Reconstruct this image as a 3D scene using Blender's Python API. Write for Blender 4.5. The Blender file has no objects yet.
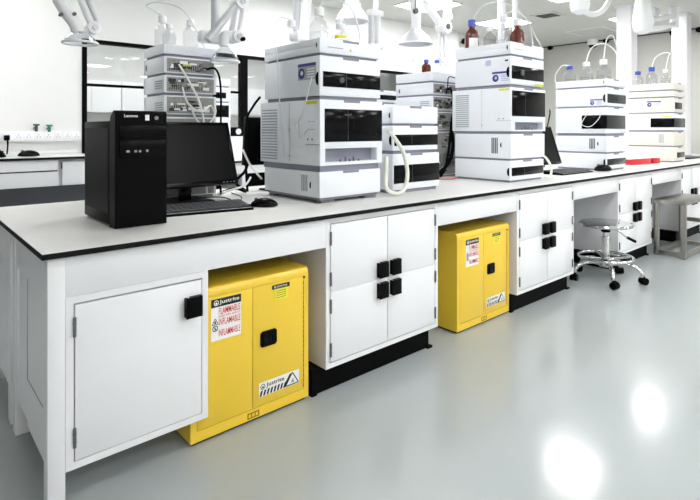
import bpy, bmesh, math, random
from mathutils import Vector, Matrix
random.seed(7)
PI = math.pi
SC = bpy.context.scene
COL = SC.collection

# ---------------------------------------------------------------- materials
def lin(c):
    return tuple((x/255/12.92 if x/255 <= .04045 else ((x/255+.055)/1.055)**2.4) for x in c)

def mat(name, rgb, rough=.5, metal=0., spec=.5, noise=0., scale=8., bump=0., bscale=60., coat=0., rvar=0.):
    m = bpy.data.materials.new(name); m.use_nodes = True
    nt = m.node_tree; b = nt.nodes['Principled BSDF']
    c = lin(rgb) + (1,)
    b.inputs['Base Color'].default_value = c
    b.inputs['Roughness'].default_value = rough
    b.inputs['Metallic'].default_value = metal
    b.inputs['Specular IOR Level'].default_value = spec
    b.inputs['Coat Weight'].default_value = coat
    if noise or bump or rvar:
        tc = nt.nodes.new('ShaderNodeTexCoord')
    if noise or rvar:
        n = nt.nodes.new('ShaderNodeTexNoise'); n.inputs['Scale'].default_value = scale
        n.inputs['Detail'].default_value = 5
        nt.links.new(tc.outputs['Object'], n.inputs['Vector'])
    if noise:
        r = nt.nodes.new('ShaderNodeValToRGB')
        r.color_ramp.elements[0].position = .3; r.color_ramp.elements[1].position = .7
        r.color_ramp.elements[0].color = tuple(x*(1-noise) for x in c[:3]) + (1,)
        r.color_ramp.elements[1].color = tuple(min(1, x*(1+noise)) for x in c[:3]) + (1,)
        nt.links.new(n.outputs['Fac'], r.inputs['Fac'])
        nt.links.new(r.outputs['Color'], b.inputs['Base Color'])
    if rvar:
        mr = nt.nodes.new('ShaderNodeMapRange')
        mr.inputs['To Min'].default_value = max(0, rough-rvar); mr.inputs['To Max'].default_value = rough+rvar
        nt.links.new(n.outputs['Fac'], mr.inputs['Value'])
        nt.links.new(mr.outputs['Result'], b.inputs['Roughness'])
    if bump:
        n2 = nt.nodes.new('ShaderNodeTexNoise'); n2.inputs['Scale'].default_value = bscale
        nt.links.new(tc.outputs['Object'], n2.inputs['Vector'])
        bp = nt.nodes.new('ShaderNodeBump'); bp.inputs['Strength'].default_value = bump
        bp.inputs['Distance'].default_value = .01
        nt.links.new(n2.outputs['Fac'], bp.inputs['Height'])
        nt.links.new(bp.outputs['Normal'], b.inputs['Normal'])
    return m

def glass_mat(name, tint, ior=1.45, rough=.02):
    m = bpy.data.materials.new(name); m.use_nodes = True
    nt = m.node_tree; nt.nodes.remove(nt.nodes['Principled BSDF'])
    out = nt.nodes['Material Output']
    t = nt.nodes.new('ShaderNodeBsdfTransparent'); t.inputs['Color'].default_value = tuple(tint) + (1,)
    g = nt.nodes.new('ShaderNodeBsdfGlossy'); g.inputs['Roughness'].default_value = rough
    lw = nt.nodes.new('ShaderNodeLayerWeight'); lw.inputs['Blend'].default_value = .5
    pw = nt.nodes.new('ShaderNodeMath'); pw.operation = 'POWER'; pw.inputs[1].default_value = 3.
    f = nt.nodes.new('ShaderNodeMapRange'); f.inputs['To Min'].default_value = ((ior-1)/(ior+1))**2; f.inputs['To Max'].default_value = .75
    nt.links.new(lw.outputs['Facing'], pw.inputs[0]); nt.links.new(pw.outputs[0], f.inputs['Value'])
    x = nt.nodes.new('ShaderNodeMixShader')
    nt.links.new(f.outputs['Result'], x.inputs['Fac'])
    nt.links.new(t.outputs['BSDF'], x.inputs[1]); nt.links.new(g.outputs['BSDF'], x.inputs[2])
    nt.links.new(x.outputs['Shader'], out.inputs['Surface'])
    return m

def emit_mat(name, rgb, s):
    m = bpy.data.materials.new(name); m.use_nodes = True
    b = m.node_tree.nodes['Principled BSDF']
    b.inputs['Base Color'].default_value = (.9, .9, .9, 1)
    b.inputs['Emission Color'].default_value = tuple(rgb) + (1,)
    b.inputs['Emission Strength'].default_value = s
    return m

M = {}
M['laminate'] = mat('worktop_laminate', (222, 221, 218), .36, noise=.015, scale=40)
M['black_core'] = mat('black_laminate_core', (16, 16, 15), .45, spec=.15, noise=.05)
M['white_steel'] = mat('white_powder_coated_steel', (238, 238, 240), .33, noise=.008, scale=5)
M['white_door'] = mat('white_painted_door', (240, 240, 242), .3, noise=.008, scale=4)
M['white_plastic'] = mat('white_plastic', (242, 242, 244), .38, noise=.008)
M['off_white'] = mat('cool_white_instrument_plastic', (236, 239, 244), .38, noise=.01)
M['beige'] = mat('warm_beige_instrument_plastic', (228, 223, 213), .42, noise=.01)
M['gap_grey'] = mat('grey_instrument_base', (138, 138, 152), .5, noise=.03)
M['vent_grey'] = mat('vent_slat_grey', (168, 174, 180), .5, noise=.03)
M['dark_grey'] = mat('dark_grey_plastic', (78, 80, 84), .35, noise=.04)
M['smoked'] = mat('smoked_black_window', (4, 4, 7), .12, spec=.13, noise=.1)
M['smoked_grey'] = mat('smoked_grey_window', (38, 40, 43), .16, spec=.3, noise=.1)
M['black_plastic'] = mat('black_plastic', (4, 4, 4), .45, spec=.07, noise=.08, bump=.05, bscale=400)
M['black_gloss'] = mat('glossy_black_plastic', (4, 4, 4), .2, spec=.1, noise=.05)
M['screen'] = mat('dark_matt_screen', (5, 5, 6), .38, spec=.12, noise=.03)
M['black_kick'] = mat('black_plinth_paint', (4, 4, 4), .5, spec=.06, noise=.1)
M['handle'] = mat('black_pull_plastic', (4, 4, 4), .4, spec=.08, noise=.05)
M['rubber'] = mat('black_rubber', (5, 5, 5), .6, spec=.08, noise=.1)
M['yellow'] = mat('yellow_powder_coat', (241, 203, 58), .3, noise=.012, scale=5, coat=.15)
M['seam'] = mat('dark_yellow_seam', (136, 106, 14), .5, noise=.05)
M['hinge'] = mat('grey_steel_hinge', (120, 120, 122), .35, metal=.8, noise=.05)
M['chrome'] = mat('polished_chrome', (214, 214, 214), .12, metal=1., rvar=.04)
M['brushed'] = mat('brushed_stainless_steel', (172, 169, 162), .34, metal=1., noise=.05, scale=30, rvar=.06)
M['wall'] = mat('white_wall_paint', (232, 232, 230), .55, noise=.008, bump=.03, bscale=150)
M['wall_grey'] = mat('pale_grey_wall_panel', (200, 200, 194), .5, noise=.01)
M['ceiling'] = mat('pale_grey_ceiling_panel', (203, 203, 198), .5, noise=.01)
M['floor'] = mat('grey_epoxy_floor', (168, 174, 174), .15, noise=.02, scale=1.3, rvar=.03, spec=.5)
M['paper_white'] = mat('white_sticker', (244, 244, 242), .4, noise=.01)
M['paper_yellow'] = mat('yellow_sticker', (236, 226, 60), .4, noise=.02)
M['paper_lime'] = mat('lime_sticker', (214, 216, 30), .4, noise=.02)
M['ink_black'] = mat('black_print', (14, 14, 14), .4, noise=.05)
M['ink_red'] = mat('red_print', (222, 62, 70), .4, noise=.03)
M['ink_grey'] = mat('grey_print', (150, 152, 160), .5, noise=.03)
M['ink_blue'] = mat('blue_print', (52, 52, 140), .4, noise=.05)
M['ink_sky'] = mat('pale_blue_print', (186, 194, 224), .5, noise=.05)
M['ink_orange'] = mat('orange_print', (204, 160, 40), .5, noise=.05)
M['silver_paper'] = mat('silver_label', (176, 180, 186), .4, noise=.05)
M['blue_cap'] = mat('blue_screw_cap', (66, 92, 186), .4, noise=.03)
M['white_cap'] = mat('white_screw_cap', (240, 240, 240), .4, noise=.02)
M['clear'] = glass_mat('clear_glass', (.90, .905, .915), 1.6)
M['pane'] = glass_mat('window_pane_glass', (.97, .98, .975), 1.4)
M['amber'] = mat('amber_glass', (96, 26, 12), .08, noise=.15, coat=.3)
M['hood'] = glass_mat('clear_plastic_hood', (.93, .94, .955), 1.5, .12)
M['tube_white'] = mat('white_tubing', (240, 240, 236), .35, noise=.02)
M['hose_cream'] = mat('cream_hose', (232, 234, 222), .4, noise=.02)
M['tube_pale'] = mat('translucent_pale_tubing', (226, 230, 232), .25, noise=.02)
M['alu'] = mat('pale_grey_aluminium_tube', (206, 207, 211), .35, metal=.2, noise=.02)
M['connector'] = mat('grey_connector_panel', (150, 149, 144), .5, noise=.2, scale=60)
M['dark_slot'] = mat('dark_slot', (44, 44, 44), .6, noise=.1)
M['red'] = mat('red_plastic', (206, 30, 40), .35, noise=.03)
M['green'] = mat('green_plastic', (30, 120, 100), .4, noise=.05)
M['logo_white'] = mat('white_logo_print', (236, 236, 236), .4, noise=.02)
M['light'] = emit_mat('ceiling_light_diffuser', (1, 1, 1), 13.0)

# ---------------------------------------------------------------- mesh builder
class MB:
    def __init__(s): s.bm = bmesh.new(); s.mi = 0
    def _tag(s, faces):
        for f in faces: f.material_index = s.mi
    def box(s, x0, x1, y0, y1, z0, z1, b=0., seg=2):
        n = bmesh.new()
        bmesh.ops.create_cube(n, size=1)
        bmesh.ops.scale(n, vec=(x1-x0, y1-y0, z1-z0), verts=n.verts)
        bmesh.ops.translate(n, vec=((x0+x1)/2, (y0+y1)/2, (z0+z1)/2), verts=n.verts)
        if b > 0: bmesh.ops.bevel(n, geom=list(n.edges), offset=b, segments=seg, affect='EDGES', profile=.5)
        s.add(n); return s
    def add(s, n, M4=None):
        if M4 is not None: bmesh.ops.transform(n, matrix=M4, verts=n.verts)
        mp = {}
        for v in n.verts: mp[v] = s.bm.verts.new(v.co)
        for f in n.faces:
            try:
                g = s.bm.faces.new([mp[v] for v in f.verts]); g.material_index = s.mi
            except ValueError: pass
        n.free()
    def rbox(s, M4, x0, x1, y0, y1, z0, z1, b=0.):
        t = MB(); t.box(x0, x1, y0, y1, z0, z1, b); s.add(t.bm, M4); return s
    def prism(s, pts, plane, a, b):
        f = {'XZ': lambda p, t: (p[0], t, p[1]), 'YZ': lambda p, t: (t, p[0], p[1]), 'XY': lambda p, t: (p[0], p[1], t)}[plane]
        n = bmesh.new()
        A = [n.verts.new(f(p, a)) for p in pts]; B = [n.verts.new(f(p, b)) for p in pts]
        n.faces.new(A); n.faces.new(B[::-1])
        k = len(pts)
        for i in range(k): n.faces.new([A[i], B[i], B[(i+1) % k], A[(i+1) % k]])
        bmesh.ops.recalc_face_normals(n, faces=n.faces)
        s.add(n); return s
    def poly(s, pts):
        n = bmesh.new(); n.faces.new([n.verts.new(p) for p in pts]); s.add(n); return s
    def cyl(s, p0, p1, r0, r1=None, k=20):
        r1 = r0 if r1 is None else r1
        p0, p1 = Vector(p0), Vector(p1); d = p1-p0
        q = d.to_track_quat('Z', 'Y')
        n = bmesh.new()
        A = [n.verts.new(p0 + q @ Vector((r0*math.cos(2*PI*i/k), r0*math.sin(2*PI*i/k), 0))) for i in range(k)]
        B = [n.verts.new(p1 + q @ Vector((r1*math.cos(2*PI*i/k), r1*math.sin(2*PI*i/k), 0))) for i in range(k)]
        for i in range(k): n.faces.new([A[i], A[(i+1) % k], B[(i+1) % k], B[i]])
        n.faces.new(A[::-1]); n.faces.new(B)
        s.add(n); return s
    def lathe(s, prof, c=(0, 0, 0), k=28, cap=True):
        n = bmesh.new(); rings = []
        for r, z in prof:
            rings.append([n.verts.new((c[0]+r*math.cos(2*PI*i/k), c[1]+r*math.sin(2*PI*i/k), c[2]+z)) for i in range(k)])
        for a, b in zip(rings, rings[1:]):
            for i in range(k): n.faces.new([a[i], a[(i+1) % k], b[(i+1) % k], b[i]])
        if cap:
            n.faces.new(rings[0][::-1]); n.faces.new(rings[-1])
        s.add(n); return s
    def tube(s, pts, r, k=8, smooth=6, closed=False):
        P = [Vector(p) for p in pts]
        if smooth and len(P) > 2: P = spline(P, smooth, closed)
        R = r if callable(r) else (lambda t: r)
        m = len(P); n = bmesh.new(); rings = []
        T = []
        for i in range(m):
            if closed: t = P[(i+1) % m]-P[i-1]
            else: t = P[min(i+1, m-1)]-P[max(i-1, 0)]
            T.append(t.normalized())
        u = T[0].orthogonal().normalized()
        for i in range(m):
            u = (u - T[i]*u.dot(T[i])).normalized(); w = T[i].cross(u)
            rr = R(i/(m-1))
            rings.append([n.verts.new(P[i] + (u*math.cos(2*PI*j/k)+w*math.sin(2*PI*j/k))*rr) for j in range(k)])
        for a, b in zip(rings, rings[1:]):
            for i in range(k): n.faces.new([a[i], a[(i+1) % k], b[(i+1) % k], b[i]])
        if closed:
            a, b = rings[-1], rings[0]
            off = min(range(k), key=lambda o: (a[0].co-b[o].co).length)
            for i in range(k): n.faces.new([a[i], a[(i+1) % k], b[(i+1+off) % k], b[(i+off) % k]])
        else:
            n.faces.new(rings[0][::-1]); n.faces.new(rings[-1])
        s.add(n); return s
    def build(s, name, mats, parent=None, angle=35, loc=None):
        if not isinstance(mats, (list, tuple)): mats = [mats]
        bmesh.ops.recalc_face_normals(s.bm, faces=s.bm.faces)
        me = bpy.data.meshes.new(name); s.bm.to_mesh(me); s.bm.free()
        for x in mats: me.materials.append(M[x] if isinstance(x, str) else x)
        for p in me.polygons: p.use_smooth = True
        me.set_sharp_from_angle(angle=math.radians(angle))
        o = bpy.data.objects.new(name, me); COL.objects.link(o)
        if parent: o.parent = parent
        if loc: o.location = loc
        return o

def spline(P, n, closed=False):
    out = []; m = len(P)
    rng = range(m) if closed else range(m-1)
    for i in rng:
        if closed: a, b, c, d = P[i-1], P[i], P[(i+1) % m], P[(i+2) % m]
        else: a, b, c, d = P[max(i-1, 0)], P[i], P[i+1], P[min(i+2, m-1)]
        for j in range(n):
            t = j/n
            out.append(.5*((2*b)+(c-a)*t+(2*a-5*b+4*c-d)*t*t+(3*b-a-3*c+d)*t**3))
    if not closed: out.append(P[-1].copy())
    return out

def tag(o, label=None, cat=None, group=None, kind=None):
    if label: o['label'] = label
    if cat: o['category'] = cat
    if group: o['group'] = group
    if kind: o['kind'] = kind
    return o

def thing(name, label, cat, loc=(0, 0, 0), rz=0., group=None):
    o = bpy.data.objects.new(name, None); COL.objects.link(o)
    o.empty_display_size = .05
    o.location = loc; o.rotation_euler = (0, 0, rz)
    return tag(o, label, cat, group)

def B(name, m, parent, *dims, b=0.):
    return MB().box(*dims, b=b).build(name, m, parent)

def copy_thing(o, loc, label, rz=None):
    c = o.copy(); COL.objects.link(c); c.location = loc; c['label'] = label
    if rz is not None: c.rotation_euler = (0, 0, rz)
    for ch in list(o.children):
        k = ch.copy(); COL.objects.link(k); k.parent = c
        for g in list(ch.children):
            q = g.copy(); COL.objects.link(q); q.parent = k
    return c

def text_faces(mb, s, x0, x1, z0, z1, place, bold=0.):
    """letters fitted to a rectangle; place maps (u, v) on the face to a point"""
    cu = bpy.data.curves.new('lettering', 'FONT'); cu.body = s; cu.resolution_u = 3
    cu.offset = bold
    ob = bpy.data.objects.new('lettering', cu); COL.objects.link(ob)
    dg = bpy.context.evaluated_depsgraph_get()
    me = bpy.data.meshes.new_from_object(ob.evaluated_get(dg))
    bpy.data.objects.remove(ob); bpy.data.curves.remove(cu)
    xs = [v.co.x for v in me.vertices]; ys = [v.co.y for v in me.vertices]
    ax, bx, ay, by = min(xs), max(xs), min(ys), max(ys)
    n = bmesh.new()
    vs = [n.verts.new(place(x0+(v.co.x-ax)/(bx-ax)*(x1-x0), z0+(v.co.y-ay)/(by-ay)*(z1-z0))) for v in me.vertices]
    for p in me.polygons:
        try: n.faces.new([vs[i] for i in p.vertices])
        except ValueError: pass
    bpy.data.meshes.remove(me)
    mb.add(n)

def front(y): return lambda u, v: (u, y, v)          # a face that looks towards -Y
def side(x, ybase=0): return lambda u, v: (x, ybase-u, v)   # a face that looks towards -X, u runs towards the viewer's right (-Y)

# ---------------------------------------------------------------- the room
H_C = 2.75; XW = 9.45; YB = 5.25; XL = -3.0; YF = -6.6
def struct(name, mb, m, parent=None):
    o = mb.build(name, m, parent)
    if not parent: o['kind'] = 'structure'
    return o
struct('floor', MB().box(XL, XW, YF, YB+3.2, -.1, 0), 'floor')
struct('ceiling', MB().box(XL, XW, YF, YB, H_C, H_C+.1), 'ceiling')
struct('wall_right', MB().box(XW, XW+.12, YF, YB+3.2, 0, H_C), 'wall_grey')
struct('wall_left', MB().box(XL-.12, XL, YF, YB+3.2, 0, H_C), 'wall')
struct('wall_front', MB().box(XL-.12, XW+.12, YF-.12, YF, 0, H_C), 'wall')
# back wall with two long glazed openings
WT = 2.012; WS = .05
wb = MB()
wb.box(XL, 1.33, YB, YB+.12, 0, H_C)
wb.box(1.33, 5.86, YB, YB+.12, WT, H_C)
wb.box(5.86, XW, YB, YB+.12, 0, H_C)
wb.box(1.33, 5.86, YB, YB+.12, 0, WS)
struct('wall_back', wb, 'wall')
def window(n, x0, x1, rail=None):
    f = MB(); w = .042
    f.box(x0, x0+w, YB-.012, YB+.06, WS, WT); f.box(x1-w, x1, YB-.012, YB+.06, WS, WT)
    f.box(x0+w, x1-w, YB-.012, YB+.06, WT-.034, WT); f.box(x0+w, x1-w, YB-.012, YB+.06, WS, WS+.05)
    if rail: f.box(x0+w, x1-w, YB+.02, YB+.06, rail-.012, rail+.012)
    o = struct('window_%d' % n, f, 'black_kick')
    MB().box(x0+w, x1-w, YB+.035, YB+.043, WS+.05, WT-.04).build('glass_pane', 'pane', o)
window(1, 1.33, 3.02, 1.59); window(2, 3.02, 5.86)
# white pilaster on the back wall
struct('trim_1', MB().box(6.56, 6.9, YB-.06, YB, 0, H_C, b=.004), 'white_steel')
struct('baseboard_back', MB().box(XL, 1.3, YB-.012, YB, 0, .08), 'wall')
struct('baseboard_right', MB().box(XW-.012, XW, YF, YB, 0, .08), 'wall_grey')
struct('trim_2', MB().box(XW-.025, XW, YF, YB, H_C-.02, H_C), 'dark_grey')
# the room beyond the glass
struct('wall_beyond', MB().box(XL, XW, YB+3.2, YB+3.3, 0, H_C), 'wall')
struct('ceiling_beyond', MB().box(XL, XW, YB, YB+3.2, H_C, H_C+.1), 'wall')

def W(mb, name, m, root, parent=None, angle=35):
    """a part whose mesh was laid out in room coordinates: moved into the frame of its thing"""
    bmesh.ops.translate(mb.bm, vec=-root.location, verts=mb.bm.verts)
    return mb.build(name, m, parent or root, angle)

# ---------------------------------------------------------------- island bench
BX0, BX1, BY0, BY1 = .342, 9.2, 1.784, 3.0
wt = thing('worktop', 'long pale worktop with black edge carrying the row of instruments', 'worktop', (BX0, BY0, .7805))
W(MB().box(BX0, BX1, BY0, BY1, .7805, .7985, b=.0015), 'edge_band', 'black_core', wt)
sf = MB()
cuts = [BX0, 1.909, 5.002, 6.45, BX1]
for a, b in zip(cuts, cuts[1:]): sf.box(a+.0012, b-.0012, BY0+.0012, BY1-.0012, .7985, .8)
W(sf, 'surface', 'laminate', wt)

bf = thing('bench_frame', 'white steel bench frame with corner leg under the black-edged worktop', 'bench', (.36, 1.802, 0))
for y in (1.802, 2.346, 2.45, 2.93):
    W(MB().box(.36, .41, y, y+.05, 0, .7795, b=.003), 'leg', 'white_steel', bf)
p = MB()
p.box(.363, .379, 1.852, 2.123, .134, .7795); p.box(.363, .379, 2.123, 2.346, .652, .7795)
p.box(.370, .379, 2.123, 2.346, .134, .652); p.box(.363, .379, 2.315, 2.346, .134, .652)
W(p, 'end_panel', 'white_steel', bf)
g = MB(); g.box(.3622, .364, 2.120, 2.1245, .302, .652); g.box(.3622, .364, 1.875, 2.1245, .2985, .302)
W(g, 'panel_seam', 'dark_grey', bf)
W(MB().box(.364, .40, 2.50, 2.93, .134, .78, b=.002), 'end_panel', 'white_steel', bf)
W(MB().box(.37, .40, 2.396, 2.45, .30, .78), 'spacer', 'white_steel', bf)
for a, b in ((.41, 1.446), (2.222, 3.006), (3.79, 4.571), (5.362, 6.158), (6.95, 8.95)):
    W(MB().box(a, b, 1.804, 1.822, .652, .7795, b=.001), 'apron', 'white_steel', bf)
W(MB().box(.41, 8.9, 2.352, 2.372, .10, .7795), 'back_panel', 'white_steel', bf)
W(MB().box(8.9, 8.95, 1.82, 2.98, 0, .7795), 'end_panel', 'white_steel', bf)
W(MB().box(.41, 8.9, 2.93, 2.95, .10, .7795), 'rear_panel', 'white_steel', bf)

def pull(root, door, x, z):
    h = MB()
    h.box(x-.031, x+.031, 1.777, 1.783, z-.037, z+.037, b=.0015)
    h.box(x-.029, x-.019, 1.783, 1.8015, z-.034, z+.034)
    h.box(x-.012, x+.031, 1.783, 1.7985, z+.033, z+.037)
    W(h, 'handle', 'handle', root, door)
def hinge(root, x, z):
    h = MB()
    h.cyl((x, 1.799, z-.03), (x, 1.799, z+.03), .005, k=10)
    for k in (-.012, .012): h.cyl((x, 1.799, z+k-.001), (x, 1.799, z+k+.001), .0058, k=10)
    W(h, 'hinge', 'hinge', root)
def frame(mb, x0, x1, z0, z1, y0, y1, w):
    mb.box(x0, x0+w, y0, y1, z0, z1); mb.box(x1-w, x1, y0, y1, z0, z1)
    mb.box(x0+w, x1-w, y0, y1, z1-w, z1); mb.box(x0+w, x1-w, y0, y1, z0, z0+w)

# single-door cabinet at the near end
c1 = thing('base_cabinet', 'white single-door cabinet hung at the near left end of the bench', 'cabinet', (.41, 1.802, .108))
cb = MB(); frame(cb, .4105, .886, .108, .6515, 1.803, 1.824, .023)
cb.box(.4105, .822, 1.824, 2.33, .108, .6515)
W(cb, 'carcass', 'white_steel', c1)
d = W(MB().box(.4375, .860, 1.802, 1.8235, .1335, .6225, b=.0012), 'door', 'white_door', c1)
pull(c1, d, .823, .535)
for z in (.555, .207): hinge(c1, .4355, z)

def four_door(x0, label, w=.772, pl=.055):
    c = thing('base_cabinet', label, 'cabinet', (x0, 1.802, 0), group=None)
    z0, z1, zm, x1 = .112, .7775, .451, x0+w
    m = MB(); frame(m, x0, x1, z0, z1, 1.803, 1.824, .022); m.box(x0, x1, 1.824, 2.34, z0, z1)
    m.box(x0+.022, x1-.022, 1.806, 1.824, zm-.004, zm+.004)
    W(m, 'carcass', 'white_steel', c)
    xm = x0+w/2
    for (a, b, sx) in ((x0+.0262, xm-.0018, -1), (xm+.0018, x1-.0262, 1)):
        for (lo, hi, hz) in ((z0+.0262, zm-.002, .398), (zm+.002, .7508, .497)):
            dr = W(MB().box(a, b, 1.802, 1.8058, lo, hi, b=.001), 'door', 'white_door', c)
            pull(c, dr, xm+sx*.0445, hz)
            for q in (lo+.055, hi-.062): hinge(c, a-.001 if sx < 0 else b+.001, q)
    k = MB(); k.box(x0-pl, x0+w-.04, 1.834, 2.30, .004, .112)
    k.box(x0+w-.058, x0+w-.022, 1.822, 1.86, 0, .012); k.box(x0-pl-.003, x0-pl+.025, 1.828, 1.86, 0, .012)
    for u in (x0-pl+.01, x0-pl+.035, x0+w-.055): k.cyl((u, 1.832, .075), (u, 1.834, .075), .006, k=10)
    W(k, 'plinth', 'black_kick', c)
    return c
four_door(1.446, 'white four-door cabinet between the two yellow safety cabinets')
four_door(3.010, 'white four-door cabinet right of the farther yellow safety cabinet', pl=.025)
four_door(4.575, 'white four-door cabinet behind the chrome stool, left of the steel table')
four_door(6.162, 'white four-door cabinet behind the steel table at the right edge')

# ---------------------------------------------------------------- yellow safety cabinets
def safety_cabinet(loc, label):
    c = thing('safety_cabinet', label, 'safety cabinet', loc, group='yellow safety cabinets')
    w, dp, h = .54, .47, .577                        # local frame: front left bottom corner
    m = MB()
    m.prism([(0.022, .012), (dp, .012), (dp, h), (.02, h), (.008, h-.005), (.0015, h-.016), (0, h-.03), (0, h-.036), (.022, h-.036)], 'YZ', 0, w)
    for (a, b, e, f) in ((0, .0245, .012, h-.036), (w-.0255, w, .012, h-.036), (.0245, w-.0255, .012, .0515)):
        m.box(a, b, 0, .022, e, f)
    m.build('body', 'yellow', c)
    MB().box(.012, w-.012, .012, dp-.01, 0, .012).build('base', 'black_kick', c)
    MB().box(.02, w-.02, .0195, .0215, .045, h-.03).build('door_gap', 'seam', c)
    d1 = MB().box(.0262, .2608, 0, .019, .0535, h-.0378, b=.001).build('door', 'yellow', c)
    d2 = MB().box(.2632, w-.0275, 0, .019, .0535, h-.0378, b=.001).build('door', 'yellow', c)
    # piano hinge and top latch at the right
    hg = MB()
    z = .06
    while z < h-.06: hg.box(w-.0268, w-.0243, -.0012, .002, z, z+.018); z += .021
    hg.build('piano_hinge', 'seam', c)
    MB().cyl((w-.024, -.003, h-.042), (w-.024, .003, h-.042), .005, k=12).build('bolt', 'black_plastic', c)
    # recessed paddle handle
    hd = MB(); hx, hz = .336, .320
    hd.prism([(hx+.039*sx+dx, hz+.032*sz+dz) for sx, sz, dx, dz in ((-1, -1, .008, 0), (1, -1, -.008, 0), (1, -1, 0, .008), (1, 1, 0, -.008), (1, 1, -.008, 0), (-1, 1, .008, 0), (-1, 1, 0, -.008), (-1, -1, 0, .008))], 'XZ', -.0045, 0)
    hp = hd.build('handle', 'handle', d2)
    pd = MB(); pd.mi = 0
    pd.box(hx-.026, hx-.008, -.0085, -.0045, hz-.022, hz+.022, b=.001)
    pd.box(hx-.004, hx+.01, -.0065, -.0045, hz-.022, hz+.022, b=.001)
    pd.cyl((hx+.021, -.0075, hz), (hx+.021, -.0045, hz), .006, k=12)
    pd.build('handle_paddle', 'black_gloss', c)
    # warning sign on the left door
    X0, X1, Z0, Z1 = .082, .209, .369, .528
    s = MB()
    s.mi = 0; s.poly([(X0, -.0006, Z0), (X1, -.0006, Z0), (X1, -.0006, Z1), (X0, -.0006, Z1)])
    s.mi = 1; s.poly([(X0, -.0010, .4965), (X1, -.0010, .4965), (X1, -.0010, Z1), (X0, -.0010, Z1)])
    y = front(-.0014)
    def ring(cx, cz, r0, r1, k=20, yy=-.0014):
        for i in range(k):
            a, b = 2*PI*i/k, 2*PI*(i+1)/k
            s.poly([(cx+r0*math.cos(a), yy, cz+r0*math.sin(a)), (cx+r1*math.cos(a), yy, cz+r1*math.sin(a)), (cx+r1*math.cos(b), yy, cz+r1*math.sin(b)), (cx+r0*math.cos(b), yy, cz+r0*math.sin(b))])
    def flame(cx, cz, r, yy=-.0014):
        ring(cx, cz, r*.74, r, yy=yy)
        s.poly([(cx-r*.35, yy, cz-r*.5), (cx+r*.35, yy, cz-r*.5), (cx+r*.45, yy, cz), (cx+r*.12, yy, cz+r*.1), (cx, yy, cz+r*.6), (cx-r*.15, yy, cz+r*.1), (cx-r*.45, yy, cz)])
    s.mi = 0; text_faces(s, 'Justrite', X0+.034, X1-.008, .503, .5215, y, .012)
    flame(X0+.021, .5125, .0105)
    s.mi = 2
    text_faces(s, 'FLAMMABLE', X0+.031, X1-.004, .467, .4925, y, .006)
    text_faces(s, 'KEEP FIRE AWAY', X0+.031, X1-.004, .455, .4635, y)
    text_faces(s, 'INFLAMABLE', X0+.031, X1-.004, .4255, .4505, y, .006)
    text_faces(s, 'INFLAMMABLE', X0+.031, X1-.004, .383, .408, y, .006)
    s.mi = 1
    tx, tz = X0+.016, .4425
    for a, b in (((tx-.0125, tz-.011), (tx+.0125, tz-.011)), ((tx+.0125, tz-.011), (tx, tz+.012)), ((tx, tz+.012), (tx-.0125, tz-.011))):
        dx, dz = b[0]-a[0], b[1]-a[1]; l = math.hypot(dx, dz); nx, nz = -dz/l*.0012, dx/l*.0012
        s.poly([(a[0]-nx, -.0014, a[1]-nz), (b[0]-nx, -.0014, b[1]-nz), (b[0]+nx, -.0014, b[1]+nz), (a[0]+nx, -.0014, a[1]+nz)])
    s.poly([(tx-.003, -.0014, tz-.008), (tx+.003, -.0014, tz-.008), (tx+.0035, -.0014, tz-.002), (tx, -.0014, tz+.005), (tx-.0035, -.0014, tz-.002)])
    ring(tx, .4165, .0088, .0115)
    s.poly([(tx-.008, -.0014, .4235), (tx-.006, -.0014, .4255), (tx+.008, -.0014, .4095), (tx+.006, -.0014, .4075)])
    s.poly([(tx-.002, -.0015, .410), (tx+.001, -.0015, .410), (tx+.001, -.0015, .422), (tx-.002, -.0015, .422)])
    o = s.build('warning_sign', ['paper_white', 'ink_black', 'ink_red'], d1)
    # small tag on the right door
    s = MB()
    s.mi = 0; s.poly([(.353, -.001, .512), (.441, -.001, .512), (.441, -.001, .530), (.353, -.001, .530)])
    s.mi = 1; s.poly([(.364, -.001, .466), (.434, -.001, .466), (.434, -.001, .512), (.364, -.001, .512)])
    s.mi = 2; text_faces(s, 'Justrite', .378, .428, .516, .526, front(-.0014), .01)
    flame(.368, .521, .005)
    s.mi = 3
    for i in range(4): s.poly([(.376, -.0014, .474+i*.009), (.422, -.0014, .474+i*.009), (.422, -.0014, .4765+i*.009), (.376, -.0014, .4765+i*.009)])
    s.build('yellow_tag', ['ink_black', 'paper_yellow', 'paper_white', 'seam'], d2)
    # hazard-striped sticker
    X0, X1, Z0, Z1 = .291, .490, .088, .146
    s = MB()
    s.mi = 0; s.poly([(X0, -.0006, Z0), (X1, -.0006, Z0), (X1, -.0006, Z1), (X0, -.0006, Z1)])
    s.mi = 1
    for i in range(8):
        a = X0+.002+i*.0165
        s.poly([(a, -.001, Z0+.002), (a+.009, -.001, Z0+.002), (a+.0165, -.001, Z0+.0245), (a+.0075, -.001, Z0+.0245)])
    text_faces(s, 'Justrite', X0+.034, X0+.122, .117, .139, front(-.0012), .02)
    flame(X0+.018, .1275, .0115, -.0012)
    a0, a1, ap = X0+.129, X1-.004, (X0+X1)/2+.064
    for a, b in (((a0, Z0+.004), (a1, Z0+.004)), ((a1, Z0+.004), (ap, Z1-.004)), ((ap, Z1-.004), (a0, Z0+.004))):
        dx, dz = b[0]-a[0], b[1]-a[1]; l = math.hypot(dx, dz); nx, nz = -dz/l*.0022, dx/l*.0022
        s.poly([(a[0]-nx, -.0012, a[1]-nz), (b[0]-nx, -.0012, b[1]-nz), (b[0]+nx, -.0012, b[1]+nz), (a[0]+nx, -.0012, a[1]+nz)])
    s.poly([(a0-.014, -.0011, Z0+.004), (a0-.002, -.0011, Z0+.004), (ap-.001, -.0011, Z1-.006), (ap-.013, -.0011, Z1-.006)])
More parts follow.
